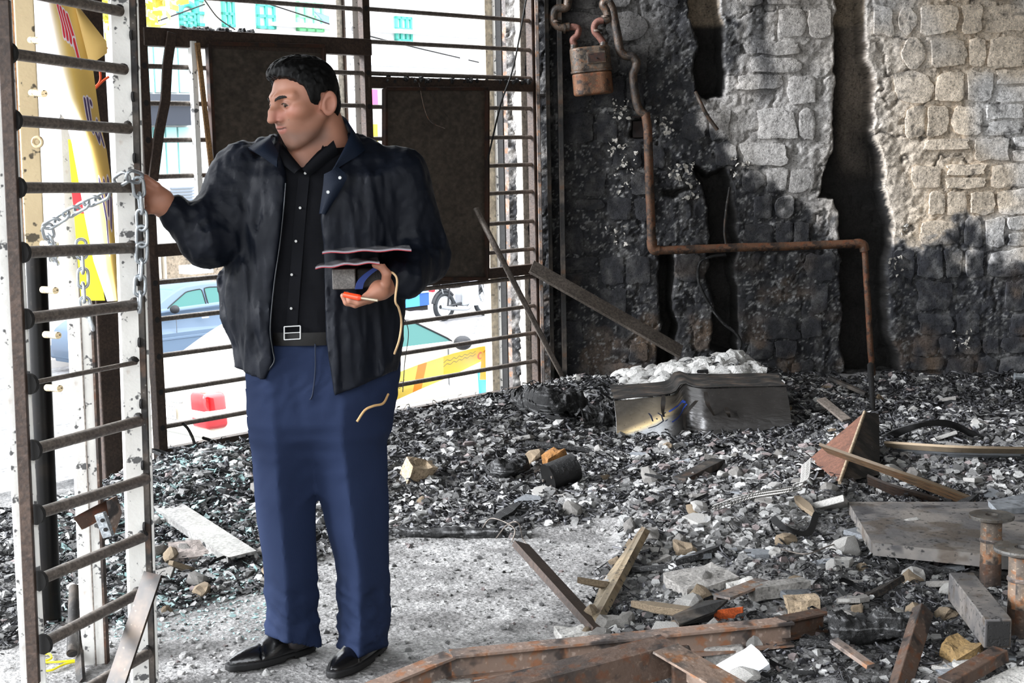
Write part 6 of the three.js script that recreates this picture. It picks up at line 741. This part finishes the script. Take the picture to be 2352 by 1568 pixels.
    part(t, 'seat', tube([p(-.25, .8), p(0, .79), p(.3, .76), p(.5, .76)], .085, 20, 10), blk); part(t, 'tank', rough(new THREE.SphereGeometry(1, 16, 12).scale(.28, .15, .14), .02, 4).applyMatrix4(new THREE.Matrix4().makeRotationY(FRONT_TURN).setPosition(p(.72, .84))), mat(0x3a4450, .3)); part(t, 'engine', uvBox(new RoundedBoxGeometry(.34, .3, .28, 3, .06)).applyMatrix4(new THREE.Matrix4().makeRotationY(FRONT_TURN).setPosition(p(.62, .42))), mat(0xa8acb0, .35, { metalness: .6 })); part(t, 'exhaust', tube([p(.78, .5, -.16), p(.6, .24, -.17), p(.2, .25, -.19), p(-.3, .33, -.19)], .045, 30, 10), chrome); part(t, 'frame', merge(tube([p(.98, .9), p(.8, .3), p(.45, .22), p(.2, .55), p(-.2, .72)], .02, 30, 8), rod(p(0, .31, -.1), p(.5, .35, -.08), .025, 8), rod(p(0, .33, -.12), p(.08, .72, -.1), .022, 8)), blk); part(t, 'fork', merge(rod(p(1.26, .31, -.08), p(1.0, .98, -.08), .022, 8), rod(p(1.26, .31, .08), p(1.0, .98, .08), .022, 8)), chrome); part(t, 'handlebar', tube([p(.86, 1.12, -.36), p(.96, 1.06, -.2), p(1.0, 1.0, 0), p(.96, 1.06, .2), p(.86, 1.12, .36)], .015, 24, 8), chrome); part(t, 'tail_light', uvBox(new RoundedBoxGeometry(.1, .1, .14, 2, .03)).applyMatrix4(new THREE.Matrix4().makeRotationY(FRONT_TURN).setPosition(p(-.36, .7))), mat(0xd81e30, .3)); part(t, 'rack', merge(rod(p(-.4, .86, -.1), p(.05, .86, -.1), .012, 6), rod(p(-.4, .86, .1), p(.05, .86, .1), .012, 6), rod(p(-.4, .86, -.1), p(-.4, .86, .1), .012, 6), rod(p(-.2, .86, -.1), p(-.12, .6, -.1), .012, 6)), chrome); part(t, 'headlight', ball(p(1.12, .92), .09), chrome); anchor(t);
  }
  { const q = quadN(18.5, 920, 676, 964, 706), b = thing('blue_bin', 'blue street bin on the far pavement left of the motorcycle', 'bin'); part(b, 'case', boxN({ ...q, y0: streetY(18.5) + .25 }, 18.5, .5), mat(0x3f8fd0, .5)); part(b, 'side', boxN({ u0: q.u1, u1: q.u1 + .3, y0: streetY(18.5) + .25, y1: q.y1 }, 18.5, .5), mat(0x1f4f96, .5)); part(b, 'foot', boxN({ u0: q.u0, u1: q.u1 + .3, y0: streetY(18.5) + .13, y1: streetY(18.5) + .25 }, 18.55, .4), M.black); part(b, 'lid', boxN({ u0: q.u0 - .03, u1: q.u1 + .33, y0: q.y1, y1: q.y1 + .06 }, 18.48, .54), mat(0x8fc0ea, .5)); anchor(b); }
  for (const [x, lab] of [[1102, 'pink-red street barrel right of the motorcycle'], [1118, 'red and grey street barrel beside the cream stone jamb']]) { const b = hitN(x, 715, 18.9), y0 = streetY(18.9) + .155; const t = thing('barrel', lab, 'barrel'); const L = (pts, m, nm) => part(t, nm, uvBox(new THREE.LatheGeometry(pts.map((a) => new THREE.Vector2(...a)), 20)).translate(b.x, y0, b.z), m); L([[0, 0], [.17, 0], [.16, .5]], mat(0xb8b4b0, .7), 'base'); L([[.16, .5], [.13, .95], [.0, .97]], mat(x < 1110 ? 0xe05868 : 0xd83848, .6), 'top'); L([[.165, .3], [.168, .42]], mat(0x3a3a40, .7), 'band'); anchor(t); }
  // yellow caution tape tied to the jamb
  const cv = document.createElement('canvas'); cv.width = 1024; cv.height = 128; const c = cv.getContext('2d'); c.fillStyle = '#f6e06a'; c.fillRect(0, 0, 1024, 128); c.fillStyle = '#f3cf10'; c.fillRect(560, 0, 464, 128); c.fillStyle = '#f09a2a'; c.save(); c.translate(420, 64); c.rotate(.25); c.fillRect(-26, -70, 52, 150); c.restore(); c.strokeStyle = '#6a6038'; c.lineWidth = 3; for (let k = 0; k < 2; k++) { c.beginPath(); for (let x = 40; x < 330; x += 6) c.lineTo(x, 50 + 26 * k + 5 * Math.sin(x * .7) + (x % 18 ? 0 : -8)); c.stroke(); c.beginPath(); for (let x = 560; x < 800; x += 6) c.lineTo(x, 30 + 22 * k + 5 * Math.sin(x * .9)); c.stroke(); } c.strokeStyle = '#e07010'; c.lineWidth = 14; c.beginPath(); c.arc(840, 76, 26, .6, 5.4); c.stroke(); c.beginPath(); c.arc(915, 70, 28, .6, 5.4); c.stroke(); c.strokeStyle = '#3a3010'; c.lineWidth = 7; c.beginPath(); c.moveTo(965, 30); c.lineTo(985, 60); c.moveTo(990, 26); c.lineTo(960, 80); c.moveTo(985, 80); c.lineTo(990, 110); c.stroke();
  const tt = new THREE.CanvasTexture(cv); tt.colorSpace = THREE.SRGBColorSpace; const tm = mat(0xffffff, .45, { map: tt }); const tape = thing('caution_tape', 'yellow and orange caution tape stretched from the stone jamb behind the grille', 'caution tape');
  const al = (P, v) => { const k = v * (P.length - 1), i = Math.min(P.length - 2, Math.floor(k)); return [mix(P[i][0], P[i + 1][0], k - i), mix(P[i][1], P[i + 1][1], k - i)]; };
  const top = [[840, 925], [882, 868], [960, 838], [1040, 812], [1100, 797], [1132, 792]], bot = [[840, 975], [884, 930], [960, 896], [1040, 862], [1100, 832], [1134, 816]];
  part(tape, 'stretched_length', gridSheet(40, 6, (u, v) => { const a = al(top, u), b = al(bot, u); return hitN(mix(b[0], a[0], v), mix(b[1], a[1], v), .7 + .12 * Math.sin(v * 2 + u * 3)); }, .0015), tm);
  part(tape, 'hanging_end', gridSheet(8, 12, (u, v) => hitN(mix(1108, 1140, u) - 6 * (1 - v) + 18 * (1 - v) * u, mix(872, 800, v), .62 + .05 * Math.sin(u * 3)), .0015), mat(0xf4c42c, .45)); part(tape, 'knot', gridSheet(6, 6, (u, v) => hitN(mix(1118, 1136, u), mix(790, 728, v), .5 + .08 * Math.sin(u * 3 + v * 4)), .0015), mat(0xe07a1e, .5)); anchor(tape);
  const bs = thing('blue_sheet', 'torn light-blue plastic sheet hanging beside the stone jamb', 'plastic sheet'); part(bs, 'sheet', gridSheet(8, 12, (u, v) => hitN(mix(mix(1104, 1096, v), mix(1130, 1136, v) - 6 * Math.sin(v * 6), u), mix(955, 850, v), .9 + .06 * Math.sin(u * 4 + v * 3)), .002), mat(0x3f97dc, .6)); part(bs, 'white_print', gridSheet(6, 4, (u, v) => hitN(mix(1086, 1112, u), mix(848, 815, v) - 4 * u, .92), .002), mat(0xdfe8f4, .6)); anchor(bs);
}
scene.traverse((o) => { if (o.isMesh) o.castShadow = o.receiveShadow = true; });
renderer.render(scene, camera);
